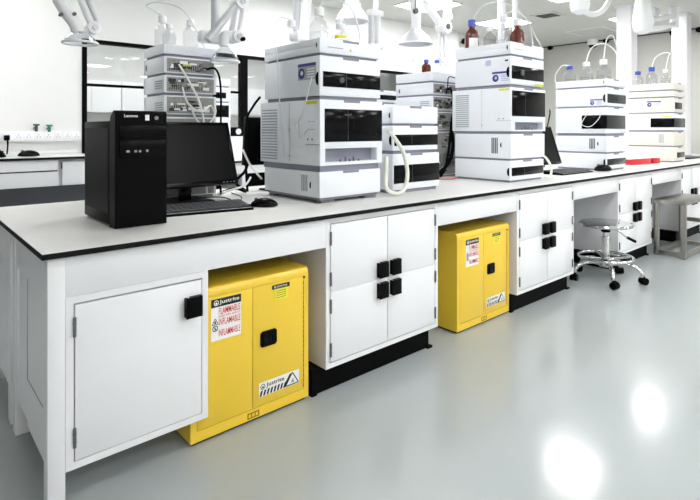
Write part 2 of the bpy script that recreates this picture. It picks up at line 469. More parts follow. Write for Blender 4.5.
    s.mi = 2; s.poly([(ap-.008, -.0013, Z0+.012), (ap+.01, -.0013, Z0+.012), (ap+.003, -.0013, Z0+.03)])
    s.build('hazard_sticker', ['paper_white', 'ink_black', 'ink_grey'], d2)
    # embossed maker's plate in the bottom rail
    s = MB(); s.mi = 0
    s.box(.238, .292, -.001, .001, .018, .041)
    s.mi = 1
    for i in range(3): s.box(.243+.016*i, .254+.016*i, -.0016, -.001, .023, .036)
    s.build('plate', ['seam', 'yellow'], c)
    return c
sc1 = safety_cabinet((.831, 1.832, 0), 'yellow safety cabinet nearest the camera, beside the white single-door cabinet')
sc2 = copy_thing(sc1, (2.436, 1.84, 0), 'yellow safety cabinet farther along the bench, between two four-door cabinets')

# ---------------------------------------------------------------- computer on the near end
pc = thing('computer_tower', 'black desktop computer tower standing at the near left end of the worktop', 'computer', (.630, 2.042, .8))
w = .197
m = MB(); m.box(.003, w-.003, .045, .415, .008, .407, b=.004)
m.box(.002, .0035, .09, .40, .05, .38)
m.build('case', 'black_plastic', pc)
z_ = MB()
z_.prism([(.0, .003), (.06, .003), (.06, .405), (.05, .425), (.02, .444), (.006, .446), (0, .44)], 'YZ', 0, w)
z_.box(.0, w, -.002, .002, .395, .398)
bz = z_.build('front_bezel', 'black_plastic', pc)
MB().box(.016, w-.006, -.005, 0, .338, .39, b=.002).build('drive_cover', 'black_gloss', pc)
m = MB(); m.box(.016, w-.006, -.006, 0, .268, .334, b=.002)
m.build('port_panel', 'black_gloss', pc)
m = MB()
for k, (a, b) in enumerate(((.04, .012), (.07, .009), (.086, .009))): m.box(a, a+b, -.0072, -.006, .287, .295)
m.cyl((.118, -.0075, .292), (.118, -.006, .292), .005, k=12)
m.build('ports', 'ink_grey', pc)
MB().box(.13, w-.012, -.0015, 0, .402, .434).build('power_button_plate', 'black_gloss', pc)
m = MB(); m.cyl((.155, -.004, .419), (.155, -.0015, .419), .008, k=16); m.build('power_button', 'hinge', pc)
m = MB(); m.poly([(.112, -.0012, .409), (.128, -.0012, .409), (.128, -.0012, .431), (.112, -.0012, .431)]); m.build('sticker', 'paper_white', pc)
m = MB(); text_faces(m, 'Lenovo', .034, .084, .421, .432, front(-.0008), .015); m.build('lettering', 'logo_white', pc)
for x in (.02, w-.04):
    for y in (.02, .36): MB().box(x, x+.022, y+.03, y+.07, 0, .0085, b=.002).build('foot', 'rubber', pc)

# ---------------------------------------------------------------- monitors
def monitor(loc, label, rz=0., ww=.53, hh=.345, tilt=20, zb=.088, name='monitor'):
    t = thing(name, label, 'monitor', loc, rz)
    R = Matrix.Translation((0, -.075, zb)) @ Matrix.Rotation(math.radians(-tilt), 4, 'X')
    m = MB()
    m.rbox(R, -ww/2, ww/2, .004, .034, 0, hh, .004)
    m.rbox(R, -ww*.34, ww*.34, .034, .05, hh*.12, hh*.85, .006)
    m.build('housing', 'black_plastic', t)
    m = MB(); q = .016
    for d in ((-ww/2, -ww/2+q, 0, hh), (ww/2-q, ww/2, 0, hh), (-ww/2+q, ww/2-q, hh-q, hh), (-ww/2+q, ww/2-q, 0, q+.006)):
        m.rbox(R, d[0], d[1], 0, .0045, d[2], d[3], .0012)
    m.build('bezel', 'black_gloss', t)
    m = MB(); m.rbox(R, -ww/2+q-.001, ww/2-q+.001, .0022, .006, q+.005, hh-q+.001); m.build('screen', 'screen', t)
    m = MB()
    m.box(-.03, .03, -.008, .02, .008, zb+.06, b=.004)
    m.build('neck', 'black_gloss', t)
    m = MB(); m.box(-.125, .125, -.085, .14, 0, .010, b=.004); m.build('stand_base', 'black_plastic', t)
    m = MB()
    for i in range(4): m.rbox(R, ww/2-.09+i*.02, ww/2-.08+i*.02, -.0012, 0, .008, .011)
    m.build('menu_buttons', 'ink_grey', t)
    return t
monitor((1.14, 2.575, .8), 'black flat monitor facing the aisle beside the computer tower', ww=.53)
monitor((1.84, 2.72, .8), 'black monitor seen from behind, left of the nearest instrument stack', rz=PI, ww=.5, hh=.29, tilt=6, zb=.16)
monitor((4.20, 2.30, .8), 'black monitor tucked between the second and third instrument stacks', ww=.5, hh=.34, tilt=18, zb=.075)

def keyboard(loc, rz, ln, dp, label):
    t = thing('keyboard', label, 'keyboard', loc, rz)
    m = MB(); m.prism([(0, 0), (dp, 0), (dp, .026), (dp-.006, .028), (.004, .012), (0, .009)], 'YZ', -ln, 0); m.build('case', 'black_plastic', t)
    m = MB()
    n = 17; step = (ln-.02)/n
    for r in range(6):
        y = .028+r*(dp-.036)/6; z = .012+(y-.004)/(dp-.01)*.016
        for c in range(n):
            if r == 0 and 4 <= c <= 8: continue
            x = -ln+.01+c*step
            m.box(x+.002, x+step-.002, y+.001, y+(dp-.036)/6-.003, z-.004, z+.0055)
        if r == 0: m.box(-ln+.01+4*step, -ln+.01+9*step-.002, y+.001, y+.02, z-.004, z+.0055)
    m.build('keycaps', 'dark_grey', t)
    m = MB(); m.box(-ln+.01, -.01, .003, .021, .009, .0125); m.build('wrist_edge', 'vent_grey', t)
    return t
keyboard((1.274, 2.126, .8), -.158, .425, .185, 'black keyboard lying in front of the monitor beside the tower')
keyboard((4.60, 2.02, .8), -.03, .52, .19, 'black keyboard in front of the monitor between the second and third stacks')

def mouse(loc, rz, label, s=1.):
    t = thing('computer_mouse', label, 'mouse', loc, rz)
    n = bmesh.new(); bmesh.ops.create_uvsphere(n, u_segments=24, v_segments=14, radius=1)
    for v in n.verts:
        if v.co.z < 0: v.co.z *= .15
        v.co.x *= .062*s; v.co.y *= .034*s
        v.co.z = v.co.z*.034*s + .0052*s
    mb = MB(); mb.add(n); mb.build('shell', 'black_gloss', t)
    m = MB(); m.cyl((-.036*s, -.004*s, .034*s), (-.036*s, .004*s, .034*s), .0075*s, k=14); m.build('scroll_wheel', 'dark_grey', t)
    return t
mouse((1.362, 2.176, .8), -.62, 'black mouse on the worktop beside the nearest instrument stack', 1.08)
mouse((4.80, 2.02, .8), -.35, 'black mouse in front of the third instrument stack', 1.5)
tag(MB().tube([(1.30, 2.33, .806), (1.25, 2.36, .835), (1.17, 2.40, .84), (1.09, 2.41, .833)], .0028).build('keyboard_cable', 'rubber'), 'black cable looping over the back of the near keyboard', 'cable')
tag(MB().tube([(1.345, 2.235, .804), (1.33, 2.30, .803), (1.36, 2.40, .803), (1.45, 2.55, .803), (1.50, 2.75, .803)], .0024).build('mouse_cable', 'rubber'), 'thin black cable running back from the near mouse', 'cable')

# ---------------------------------------------------------------- chromatography modules
def halfmoon(mb, x, yc, zc, r, t=.003, k=14):
    pts = [(yc, zc-r)] + [(yc+r*.55*math.sin(PI*i/k), zc-r*math.cos(PI*i/k)) for i in range(1, k)] + [(yc, zc+r)]
    mb.prism(pts, 'YZ', x-t, x)

def module(name, label, x0, y0, z0, z1, w, d, mt='off_white', base=.014, window=None, wrap=0, wmat='smoked', moon=None,
           slits=False, grille=None, recess=None, notch=True, rear=False, sticker=None, sidewin=None, extra=None, tray=False, cat='lab instrument', group=None):
    t = thing(name, label, cat, (x0, y0, z0), 0, group)
    h = z1-z0
    c = .05 if recess else .022
    F0, F1 = (d-c, d) if rear else (0, c)      # front cover span in y
    B0, B1 = (0, d-c) if rear else (c, d)
    MB().box(.014, w-.014, .016, d-.016, 0, base+.002).build('base', 'gap_grey', t)
    m = MB()
    if tray:                                   # open tray with a rim
        m.box(.001, w-.001, B0, B1, base, h*.55, b=.002)
        for q in ((.001, .012, B0, B1), (w-.012, w-.001, B0, B1), (.012, w-.012, B1-.011 if not rear else B0, B1 if not rear else B0+.011)): m.box(*q, h*.55, h-.004, b=.001)
    else:
        m.box(.001, w-.001, B0, B1, base, h, b=.003)
    m.build('casing', mt, t)
    m = MB()
    if recess:
        xa, xb, za, zb = recess
        m.box(0, xa, F0, F1, base, h, b=.002); m.box(xb, w, F0, F1, base, h, b=.002)
        m.box(xa, xb, F0, F1, base, za); m.box(xa, xb, F0, F1, zb, h, b=.001)
    else:
        m.box(0, w, F0, F1, base, h, b=.004)
    m.build('front_cover', mt, t)
    if recess:
        r = MB(); r.box(xa, xb, F1-.004, F1-.001, za, zb); r.build('recess_back', 'gap_grey', t)
        r = MB()
        for i, f in enumerate((.32, .42, .5, .58, .68)):
            q = xa+(xb-xa)*f
            r.cyl((q, F1-.03, za), (q, F1-.03, za+.012+.012*(i % 2)), .005, k=10)
        r.build('valve_fitting', 'hinge', t)
    if window:
        xa, xb, za, zb = window
        g = MB(); yq = -.003 if not rear else d
        g.box(xa, xb, yq, yq+.004, za, zb, b=.001)
        g.build('window', wmat, t)
        if wrap:
            g = MB(); halfmoon(g, 0, .012, (za+zb)/2, (zb-za)*.5*wrap, .004); g.build('window_grip', wmat, t)
        fr = MB(); fr.box(xa+(xb-xa)*.38, xa+(xb-xa)*.385, yq-.0006, yq, za+.002, zb-.002); fr.build('window_seam', 'dark_grey', t)
    if sidewin:                                # black door that wraps round to the left side
        ya, za, zb = sidewin
        g = MB(); g.box(-.003, .001, -.003, ya, za, zb, b=.001); g.build('side_window', 'smoked', t)
        g = MB(); g.box(-.0028, w*.93, -.004, 0, za, zb, b=.001); g.build('window', wmat, t)
    if moon:
        g = MB(); halfmoon(g, .001, (d-.045) if rear else (.075 if slits else .024), moon, .017 if h > .1 else .013, .002); g.build('latch_button', 'black_plastic', t)
    if slits:
        g = MB()
        for i in range(4): g.box(-.001, .0012, .105+i*.014, .113+i*.014, base+(h-base)*.2, base+(h-base)*.85)
        g.build('vent_slits', 'vent_grey' if slits == 1 else 'dark_grey', t)
    if grille:
        ya, yb, za, zb = grille
        g = MB(); n = max(4, int((zb-za)/.0155))
        for i in range(n):
            z = za+(zb-za)*i/n
            g.box(-.0015, .0015, ya, yb, z, z+(zb-za)/n*.45)
        g.build('vent_grille', 'vent_grey', t)
    if notch:
        g = MB(); yq = -.0012 if not rear else d-.004
        g.box(w*.36, w*.62, yq, yq+.005, h-.012, h+.0004); g.build('finger_notch', 'gap_grey', t)
    if sticker:
        kind, ya, sw, za, sh = sticker           # on the left side, ya = distance from the front to its viewer-right edge
        xs = -.0012
        def sq(g, u0, u1, v0, v1, x=xs): g.poly([(x, ya+sw*(1-u0), za+sh*v0), (x, ya+sw*(1-u1), za+sh*v0), (x, ya+sw*(1-u1), za+sh*v1), (x, ya+sw*(1-u0), za+sh*v1)])
        def disc(g, u, v, r, x):
            cy, cz = ya+sw*(1-u), za+sh*v
            g.poly([(x, cy+r*math.cos(2*PI*i/24), cz+r*math.sin(2*PI*i/24)) for i in range(24)])
        g = MB()
        g.mi = 0; sq(g, 0, 1, 0, 1, .0004 if kind == 'plain' else xs)
        g.mi = 1; sq(g, 0, 1, .82, 1, xs-.0004)
        r = sh*.34
        disc(g, .02+r/sw, .40, r, xs-.0004)
        g.mi = 2; disc(g, .02+r*1.1/sw, .43, r*.42, xs-.0008)
        for i in range(4): sq(g, .52, .94, .12+i*.16, .2+i*.16, xs-.0004)
        g.build('sticker', [mt if kind == 'plain' else 'silver_paper', 'ink_blue', 'ink_sky' if kind == 'plain' else 'paper_white'], t)
    if rear:                                   # connector panels on the aisle side
        rnd = random.Random(label)
        g = MB(); g.mi = 3; g.box(.016, w-.016, -.001, .002, base+.006, h-.008)
        n_ = 26 if h > .06 else 8
        for i in range(n_):
            a = rnd.uniform(.02, w-.07); b = rnd.uniform(.008, .045); e = rnd.uniform(base+.012, max(base+.013, h-.030)); f = rnd.uniform(.005, .018)
            g.mi = rnd.choice((0, 0, 0, 1, 2, 2, 3))
            g.box(a, a+b, -.004-rnd.random()*.006, -.0005, e, min(e+f, h-.01))
        for i in range(int((w-.08)/.012)):
            a = .03+i*.012
            g.mi = 0; g.box(a, a+.005, -.0018, -.0005, base+(h-base)*.18, base+(h-base)*(.5 if i % 7 else .3))
        g.build('rear_panel', ['dark_slot', 'hinge', 'white_plastic', 'connector'], t)
    if extra: extra(t, w, d, h)
    return t

def deco(name, m, *quads):
    """thin printed patches: ('F', x0, x1, z0, z1) on the front, ('S', y0, y1, z0, z1) on the left side"""
    def f(t, w, d, h):
        g = MB()
        for k, a, b, e, q in quads:
            if k == 'F': g.poly([(a, -.0012, e), (b, -.0012, e), (b, -.0012, q), (a, -.0012, q)])
            else: g.poly([(-.0008, b, e), (-.0008, a, e), (-.0008, a, q), (-.0008, b, q)])
        g.build(name, m, t)
    return f
def both(*fs):
    def f(*a):
        for q in fs: q(*a)
    return f
def triangle(x, z, s=.008):
    def f(t, w, d, h):
        g = MB(); g.poly([(x-s, -.0012, z-s*.8), (x+s, -.0012, z-s*.8), (x, -.0012, z+s)]); g.build('warning_triangle', 'ink_orange', t)
    return f
def feet(t, w, d, h):
    for x in (.02, w-.11):
        for y in (.012, d-.08): MB().box(x, x+.085, y, y+.06, -.0135, .001).build('foot', 'hinge', t)

G1 = 'instruments in the nearest stack'
AX, AY, AW, AD = 1.618, 2.067, .427, .515
module('detector_module', 'plain white module at the bottom of the nearest instrument stack', AX, AY, .8135, .958, AW, AD, moon=.075, slits=1, extra=feet, group=G1)
module('autosampler_module', 'tall white sampler with large black window in the nearest stack', AX-.004, AY-.006, .958, 1.325, AW+.012, AD+.045, base=.032,
       window=(.03, AW+.008, .152, .321), recess=(.035, AW-.03, .048, .118), grille=(AD-.13, AD+.025, .05, .335), group=G1,
       extra=both(deco('lime_sticker', 'paper_lime', ('S', .025, .115, .345, .362)), deco('panel_line', 'ink_grey', ('S', .265, .268, .04, .36), ('S', .0, .12, .137, .14), ('S', .04, .1, .215, .217), ('S', .04, .1, .255, .257)),
                  deco('panel_screw', 'dark_slot', ('S', .262, .268, .07, .08), ('S', .262, .268, .21, .22), ('S', .095, .103, .16, .17), ('S', .06, .068, .16, .17))))
module('pump_module', 'white pump with black window strip near the top of the nearest stack', AX, AY, 1.325, 1.548, AW, AD, base=.02,
       window=(.02, AW-.004, .066, .143), wrap=.85, sticker=('silver', .03, .155, .105, .085), group=G1,
       extra=lambda t, w, d, h: (MB().cyl((.14, -.011, .103), (.14, -.003, .103), .015, k=20).build('knob', 'dark_grey', t)))
module('solvent_tray', 'white bottle tray on top of the nearest instrument stack', AX, AY, 1.548, 1.638, AW, AD, tray=True, moon=.052, cat='tray',
       extra=both(triangle(.205, .042), deco('print_line', 'ink_grey', ('F', .05, .155, .043, .047))))

G2 = 'instruments in the second stack'
BX, BY, BW, BD = 3.257, 2.0, .455, .48
module('pump_module', 'white module with rounded dark window at the foot of the second stack', BX, BY, .8, .952, BW, BD, window=(.012, BW-.01, .045, .104), wrap=1, wmat='smoked', group=G2)
module('detector_module', 'plain white module with side slits, second from bottom of second stack', BX, BY, .952, 1.14, BW+.015, BD, moon=.11, slits=2, group=G2)
module('autosampler_module', 'tall white sampler with large black window in the second stack', BX-.003, BY-.006, 1.14, 1.468, BW+.018, BD+.03, base=.02,
       window=(.008, BW+.01, .127, .307), recess=(.05, BW-.02, .03, .085), grille=(BD-.125, BD-.005, .05, .30), group=G2,
       extra=both(deco('lime_sticker', 'paper_lime', ('S', .015, .10, .308, .322)), deco('panel_line', 'ink_grey', ('S', .24, .242, .03, .32), ('S', .0, .12, .095, .097)),
                  deco('panel_screw', 'dark_slot', ('S', .238, .244, .06, .068), ('S', .095, .103, .105, .113), ('S', .06, .068, .105, .113))))
module('pump_module', 'white pump with black window strip and blue logo in the second stack', BX, BY, 1.468, 1.69, BW, BD, base=.024,
       window=(.012, BW-.004, .062, .155), wrap=.8, sticker=('plain', .01, .14, .04, .076), group=G2,
       extra=both(deco('lime_sticker', 'paper_lime', ('F', BW-.13, BW-.008, .025, .042)), deco('port', 'dark_slot', ('S', .02, .045, .185, .197)), deco('pale_emblem', 'ink_sky', ('S', .16, .205, .165, .205)), triangle(.0, 0, .0001),
                  lambda t, w, d, h: (MB().cyl((.14, -.012, .108), (.14, -.003, .108), .02, k=20).build('knob', 'dark_grey', t))))
module('solvent_tray', 'white bottle tray on top of the second instrument stack', BX, BY, 1.69, 1.79, BW, BD, tray=True, moon=.06, cat='tray',
       extra=deco('print_line', 'ink_grey', ('F', .05, .16, .05, .054)))

G3 = 'instruments in the third stack'
CX, CY, CW, CD = 4.83, 2.0, .425, .48
module('pump_module', 'white module with grey window at the foot of the third stack', CX, CY, .8, .952, CW, CD, window=(.012, CW-.005, .048, .105), wrap=1.05, wmat='smoked_grey', group=G3)
module('detector_module', 'plain white module with side slits, second from bottom of third stack', CX, CY, .952, 1.112, CW, CD, moon=.09, slits=2, group=G3)
module('autosampler_module', 'white sampler with black window wrapping its corner in the third stack', CX, CY, 1.112, 1.372, CW+.01, CD, base=.024, sidewin=(.225, .066, .19), wmat='smoked_grey', group=G3)
module('pump_module', 'white pump with grey window and blue logo in the third stack', CX, CY, 1.372, 1.552, CW, CD, window=(.014, CW-.003, .04, .122), wrap=.9, wmat='smoked_grey', sticker=('plain', .035, .115, .02, .055), group=G3,
       extra=lambda t, w, d, h: (MB().box(.1, .22, -.0045, -.003, .06, .10).build('display', 'smoked', t)))
module('solvent_tray', 'white bottle tray on top of the third instrument stack', CX, CY, 1.552, 1.632, CW, CD, tray=True, moon=.048, cat='tray')

G4 = 'instruments in the farthest stack'
DX, DY, DW, DD = 6.6, 2.0, .385, .50
module('pump_module', 'beige module with small grey window at the foot of the farthest stack', DX, DY, .8, .972, DW, DD, 'beige', window=(.10, DW-.03, .05, .11), wmat='smoked_grey', group=G4)
module('detector_module', 'plain beige module, second from bottom of the farthest stack', DX, DY, .972, 1.142, DW, DD, 'beige', slits=1, group=G4)
module('autosampler_module', 'white sampler with black corner window between beige modules', DX, DY, 1.142, 1.352, DW+.012, DD, base=.02, sidewin=(.24, .053, .157), wmat='smoked_grey', group=G4,
       extra=deco('lime_sticker', 'paper_lime', ('S', .02, .12, .17, .182)))
module('pump_module', 'beige pump with small grey window and blue logo in the farthest stack', DX, DY, 1.352, 1.53, DW, DD, 'beige', window=(.03, DW-.12, .05, .125), wmat='smoked_grey', sticker=('plain', .13, .15, .075, .07), group=G4)
module('degasser_module', 'thin beige module just under the tray of the farthest stack', DX, DY, 1.53, 1.608, DW, DD, 'beige', group=G4)
module('solvent_tray', 'beige bottle tray on top of the farthest instrument stack', DX, DY, 1.608, 1.70, DW, DD, 'beige', tray=True, cat='tray')

G5 = 'instruments in the short stack'
FX, FY, FW, FD = 2.178, 2.10, .405, .46
module('autosampler_module', 'white module with wide black window at the foot of the short stack', FX, FY, .8, 1.03, FW+.015, FD, base=.02, window=(.008, FW+.012, .058, .165), wmat='smoked', group=G5)
module('pump_module', 'white module with black window strip, middle of the short stack', FX, FY, 1.03, 1.195, FW, FD, base=.02, window=(.012, FW-.003, .048, .113), wrap=.9, group=G5)
module('detector_module', 'plain white module with dark latch on top of the short stack', FX, FY, 1.195, 1.312, FW, FD, moon=.06, group=G5)

# stacks on the far half of the island, turned the other way
G6 = 'instruments of the left rear stack'
EX, EY, EW, ED = 1.078, 2.70, .30, .29
for i, (a, b, lb) in enumerate(((.8, 1.10, 'white module turned backwards at the foot of the left rear stack'), (1.10, 1.24, 'white module turned backwards just above the monitor edge'),
        (1.24, 1.355, 'white module with cable bundles on its back, right above the monitor'), (1.355, 1.46, 'white module with ribbed connector back in the left rear stack'), (1.46, 1.56, 'white module with yellow mark on its back, under the left rear tray'))):
    module('detector_module' if i % 2 else 'pump_module', lb, EX, EY, a, b, EW, ED, rear=True, moon=(b-a)*.55 if i in (1, 4) else None, notch=False, group=G6, grille=((.02, .12, .035, .085) if i in (2, 3) else None),
           extra=(lambda t, w, d, h: MB().box(.10, .15, -.008, -.004, .055, .068).build('yellow_mark', 'paper_lime', t)) if i == 4 else None)
module('solvent_tray', 'white bottle tray on top of the left rear stack', EX, EY, 1.56, 1.625, EW, ED, notch=False, cat='tray')
G7 = 'instruments of the middle rear stack'
GX, GY, GW, GD = 3.13, 2.60, .40, .385
for i, (a, b, lb) in enumerate(((.8, 1.155, 'white module turned backwards at the foot of the middle rear stack'), (1.155, 1.31, 'white module with crowded connector back in the middle rear stack'),
        (1.31, 1.432, 'white module with side vents in the middle rear stack'), (1.432, 1.535, 'white module with dark latch under the middle rear tray'))):
    module('detector_module' if i % 2 else 'pump_module', lb, GX, GY, a, b, GW, GD, rear=True, moon=(b-a)*.5 if i in (1, 3) else None, notch=False, group=G7, grille=((.03, .12, .03, .09) if i == 2 else None))
module('solvent_tray', 'white bottle tray on top of the middle rear stack', GX, GY, 1.535, 1.62, GW, GD, notch=False, cat='tray')
module('autosampler_module', 'white module behind the short stack, standing on the worktop', 2.46, 2.68, .8, 1.36, .36, .30, base=.02, window=None)
module('pump_module', 'white module with dark strip seen between the first and short stacks', 2.46, 2.68, 1.36, 1.455, .36, .30, base=.01, window=(.01, .352, .028, .062))

# ---------------------------------------------------------------- bottles
def bottle(loc, r, h, label, glass='clear', cap='white_cap', paper=None, fill=.0, tubes=False, rz=0):
    t = thing('solvent_bottle', label, 'bottle', loc, rz)
    hb = h*.86
    MB().lathe([(r*.9, 0), (r, r*.08), (r, hb*.60), (r*.95, hb*.68), (r*.74, hb*.77), (r*.46, hb*.84), (r*.42, hb*.88), (r*.42, hb)]).build('glass_body', glass, t)
    MB().lathe([(r*.5, hb*.93), (r*.52, hb*.95), (r*.52, h-.003), (r*.46, h)], k=20).build('cap', cap, t)
    if fill: MB().lathe([(r*.86, .004), (r*.93, r*.1), (r*.93, hb*fill)], k=24).build('liquid', 'pane', t)
    if paper:
        g = MB()
        n = 10; a0, a1 = math.radians(-168), math.radians(-92)
        for i in range(n):
            a, b = a0+(a1-a0)*i/n, a0+(a1-a0)*(i+1)/n; q = r*1.012
            z0, z1 = paper[1], paper[2]
            g.poly([(q*math.cos(a), q*math.sin(a), hb*z0), (q*math.cos(b), q*math.sin(b), hb*z0), (q*math.cos(b), q*math.sin(b), hb*z1), (q*math.cos(a), q*math.sin(a), hb*z1)])
        g.build('paper_label', paper[0], t)
    return t
ZA = .8
def on_tray(z0, z1): return z0+(z1-z0)*.55
za = on_tray(1.548, 1.638); zb_ = on_tray(1.69, 1.79); zc_ = on_tray(1.552, 1.632); zd_ = on_tray(1.608, 1.70)
bottle((1.70, 2.43, za), .046, .19, 'clear bottle nearest the window side on the nearest tray')
bottle((1.745, 2.235, za), .052, .235, 'tall clear bottle with tubing in the middle of the nearest tray', fill=.5)
bottle((1.825, 2.15, za), .05, .145, 'clear bottle with yellow label on the nearest tray', paper=('paper_yellow', .48, .62))
bottle((3.33, 2.376, zb_), .054, .262, 'amber bottle with white label and blue cap on the second tray', 'amber', 'blue_cap', ('paper_white', .14, .52))
bottle((3.38, 2.25, zb_), .047, .205, 'clear bottle with red reflections beside the blue-capped amber bottle')
bottle((3.46, 2.19, zb_), .056, .29, 'tall clear bottle crowned with tubing on the second tray', fill=.4)
bottle((3.535, 2.115, zb_), .055, .255, 'amber bottle with white cap at the right of the second tray', 'amber', 'white_cap')
bottle((4.93, 2.39, zc_), .056, .19, 'clear bottle with blue cap on the third tray', cap='blue_cap', fill=.35)
bottle((5.0, 2.26, zc_), .062, .22, 'clear bottle with white cap in the middle of the third tray', fill=.4)
bottle((5.05, 2.12, zc_), .064, .235, 'clear bottle with white cap at the right of the third tray', fill=.4)
bottle((6.72, 2.42, zd_), .06, .205, 'blue-capped bottle at the left of the farthest tray', cap='blue_cap')
bottle((6.78, 2.29, zd_), .064, .25, 'blue-capped bottle in the middle of the farthest tray', cap='blue_cap')
bottle((6.80, 2.15, zd_), .05, .215, 'white-capped bottle at the right of the farthest tray')
bottle((3.25, 2.76, 1.62), .038, .115, 'small amber bottle with blue cap on the middle rear tray', 'amber', 'blue_cap')
bottle((3.31, 2.70, 1.62), .038, .11, 'small clear bottle with blue cap on the middle rear tray', cap='blue_cap')
bottle((3.22, 2.86, 1.62), .04, .13, 'small clear bottle at the left of the middle rear tray')
bottle((1.16, 2.925, 1.625), .042, .19, 'clear bottle at the left of the left rear tray', cap='white_cap')
bottle((1.16, 2.83, 1.625), .036, .13, 'short clear bottle in the middle of the left rear tray')
bottle((1.27, 2.80, 1.625), .04, .165, 'clear bottle at the right of the left rear tray')

# ---------------------------------------------------------------- tubing and hoses
def hose(name, label, pts, r, m='tube_pale', cat='tubing'):
    return tag(MB().tube(pts, r, k=8, smooth=8).build(name, m), label, cat)
hose('drain_hose', 'thick cream hose looping between the nearest and short stacks', [(2.062, 2.03, 1.165), (2.12, 2.03, 1.125), (2.195, 2.03, 1.035), (2.225, 2.03, .92), (2.20, 2.03, .835), (2.145, 2.04, .812), (2.085, 2.06, .845), (2.105, 2.08, .93), (2.11, 2.085, 1.02)], .0115, 'hose_cream', 'hose')
hose('drain_hose', 'cream hose bowing out at the right of the second stack', [(3.735, 2.05, .985), (3.80, 2.03, .955), (3.845, 2.01, .88), (3.81, 2.0, .815), (3.78, 2.03, .808)], .009, 'hose_cream', 'hose')
hose('solvent_tubing', 'thin pale tube draped down the side of the nearest stack', [(1.70, 2.43, 1.79), (1.65, 2.47, 1.80), (1.606, 2.46, 1.70), (1.606, 2.43, 1.55), (1.604, 2.41, 1.36), (1.602, 2.37, 1.10), (1.602, 2.37, 1.02)], .0035)
hose('solvent_tubing', 'thin pale tube curling on the side of the nearest sampler', [(1.608, 2.12, 1.44), (1.603, 2.15, 1.35), (1.600, 2.19, 1.25), (1.600, 2.24, 1.20), (1.600, 2.21, 1.13), (1.602, 2.14, 1.18)], .003)
hose('solvent_tubing', 'pale tubes arching from the tall bottle to the yellow-labelled bottle', [(1.745, 2.235, 1.83), (1.78, 2.2, 1.87), (1.86, 2.12, 1.84), (1.95, 2.14, 1.72), (1.94, 2.12, 1.62)], .0045)
hose('solvent_tubing', 'pale tube arching over the nearest tray to the right', [(1.825, 2.15, 1.74), (1.88, 2.2, 1.82), (1.98, 2.3, 1.83), (2.0, 2.35, 1.72)], .0045)
hose('solvent_tubing', 'pale tubes arching over the tall bottle of the second stack', [(3.33, 2.376, 2.0), (3.36, 2.3, 2.10), (3.46, 2.2, 2.13), (3.56, 2.1, 2.05), (3.64, 2.02, 1.86), (3.66, 1.99, 1.79)], .004)
hose('solvent_tubing', 'pale tube falling to the right over the second tray', [(3.46, 2.19, 2.03), (3.53, 2.12, 2.06), (3.62, 2.06, 1.95), (3.66, 2.06, 1.76)], .004)
hose('solvent_tubing', 'pale tube curving left from the third tray', [(4.93, 2.39, 1.785), (4.90, 2.45, 1.79), (4.84, 2.486, 1.70), (4.835, 2.484, 1.63)], .0045)
hose('solvent_tubing', 'white tube arching high over the third tray', [(5.0, 2.26, 1.82), (5.01, 2.22, 1.94), (5.04, 2.12, 1.98), (5.12, 2.04, 1.90), (5.2, 2.02, 1.70), (5.2, 2.03, 1.63)], .006, 'tube_white')
hose('solvent_tubing', 'white tube standing up behind the third tray bottles', [(5.05, 2.12, 1.83), (5.07, 2.10, 2.02), (5.11, 2.06, 2.05), (5.16, 2.04, 1.93), (5.23, 2.02, 1.70)], .006, 'tube_white')
hose('solvent_tubing', 'thin pale loops across the black window of the third stack', [(4.822, 2.13, 1.36), (4.820, 2.18, 1.30), (4.818, 2.22, 1.22), (4.820, 2.14, 1.20), (4.820, 2.06, 1.28), (4.822, 2.05, 1.36)], .0035)
hose('solvent_tubing', 'white tube arching wide over the farthest tray', [(6.78, 2.29, 1.90), (6.79, 2.25, 2.02), (6.83, 2.15, 2.07), (6.9, 2.05, 2.0), (6.95, 2.01, 1.85), (6.95, 2.02, 1.70)], .006, 'tube_white')
hose('solvent_tubing', 'white tubes crossing above the farthest tray', [(6.80, 2.15, 1.865), (6.83, 2.12, 2.04), (6.87, 2.08, 2.03), (6.93, 2.04, 1.84), (6.95, 2.05, 1.70)], .005, 'tube_white')
hose('solvent_tubing', 'pale tube arching from the left rear tray', [(1.16, 2.925, 1.815), (1.12, 2.96, 1.85), (1.08, 2.95, 1.87), (1.13, 2.88, 1.88), (1.22, 2.76, 1.82), (1.32, 2.72, 1.625)], .0035)
hose('solvent_tubing', 'pale tube arching over the middle rear tray', [(3.22, 2.86, 1.752), (3.24, 2.83, 1.81), (3.28, 2.74, 1.80), (3.36, 2.66, 1.70), (3.38, 2.63, 1.625)], .004)
# cables behind and between the stacks
rc = random.Random(3)
def loose_cable(label, pts, r=.004, m='rubber'): hose('cable', label, pts, r, m, 'cable')
loose_cable('black cable curling over the back of the left rear stack', [(1.315, 2.690, 1.505), (1.355, 2.670, 1.51), (1.385, 2.670, 1.44), (1.390, 2.670, 1.25), (1.385, 2.680, 1.0), (1.395, 2.680, .81)], .006)
loose_cable('white cable hanging down the back of the left rear stack', [(1.155, 2.690, 1.52), (1.205, 2.660, 1.42), (1.265, 2.660, 1.30), (1.295, 2.670, 1.12), (1.305, 2.670, .82)], .006, 'tube_white')
loose_cable('white cable crossing the back of the left rear stack', [(1.175, 2.692, 1.40), (1.195, 2.660, 1.31), (1.265, 2.650, 1.27), (1.335, 2.670, 1.30), (1.370, 2.680, 1.15), (1.395, 2.680, .82)], .005, 'tube_white')
loose_cable('white cable looping low on the left rear stack', [(1.225, 2.692, 1.29), (1.245, 2.660, 1.22), (1.305, 2.660, 1.20), (1.355, 2.670, 1.26), (1.365, 2.692, 1.30)], .005, 'tube_white')
loose_cable('black cable rising beside the turned monitor', [(1.60, 2.60, 1.36), (1.585, 2.66, 1.30), (1.57, 2.70, 1.22), (1.565, 2.70, 1.0), (1.57, 2.69, .81)], .007)
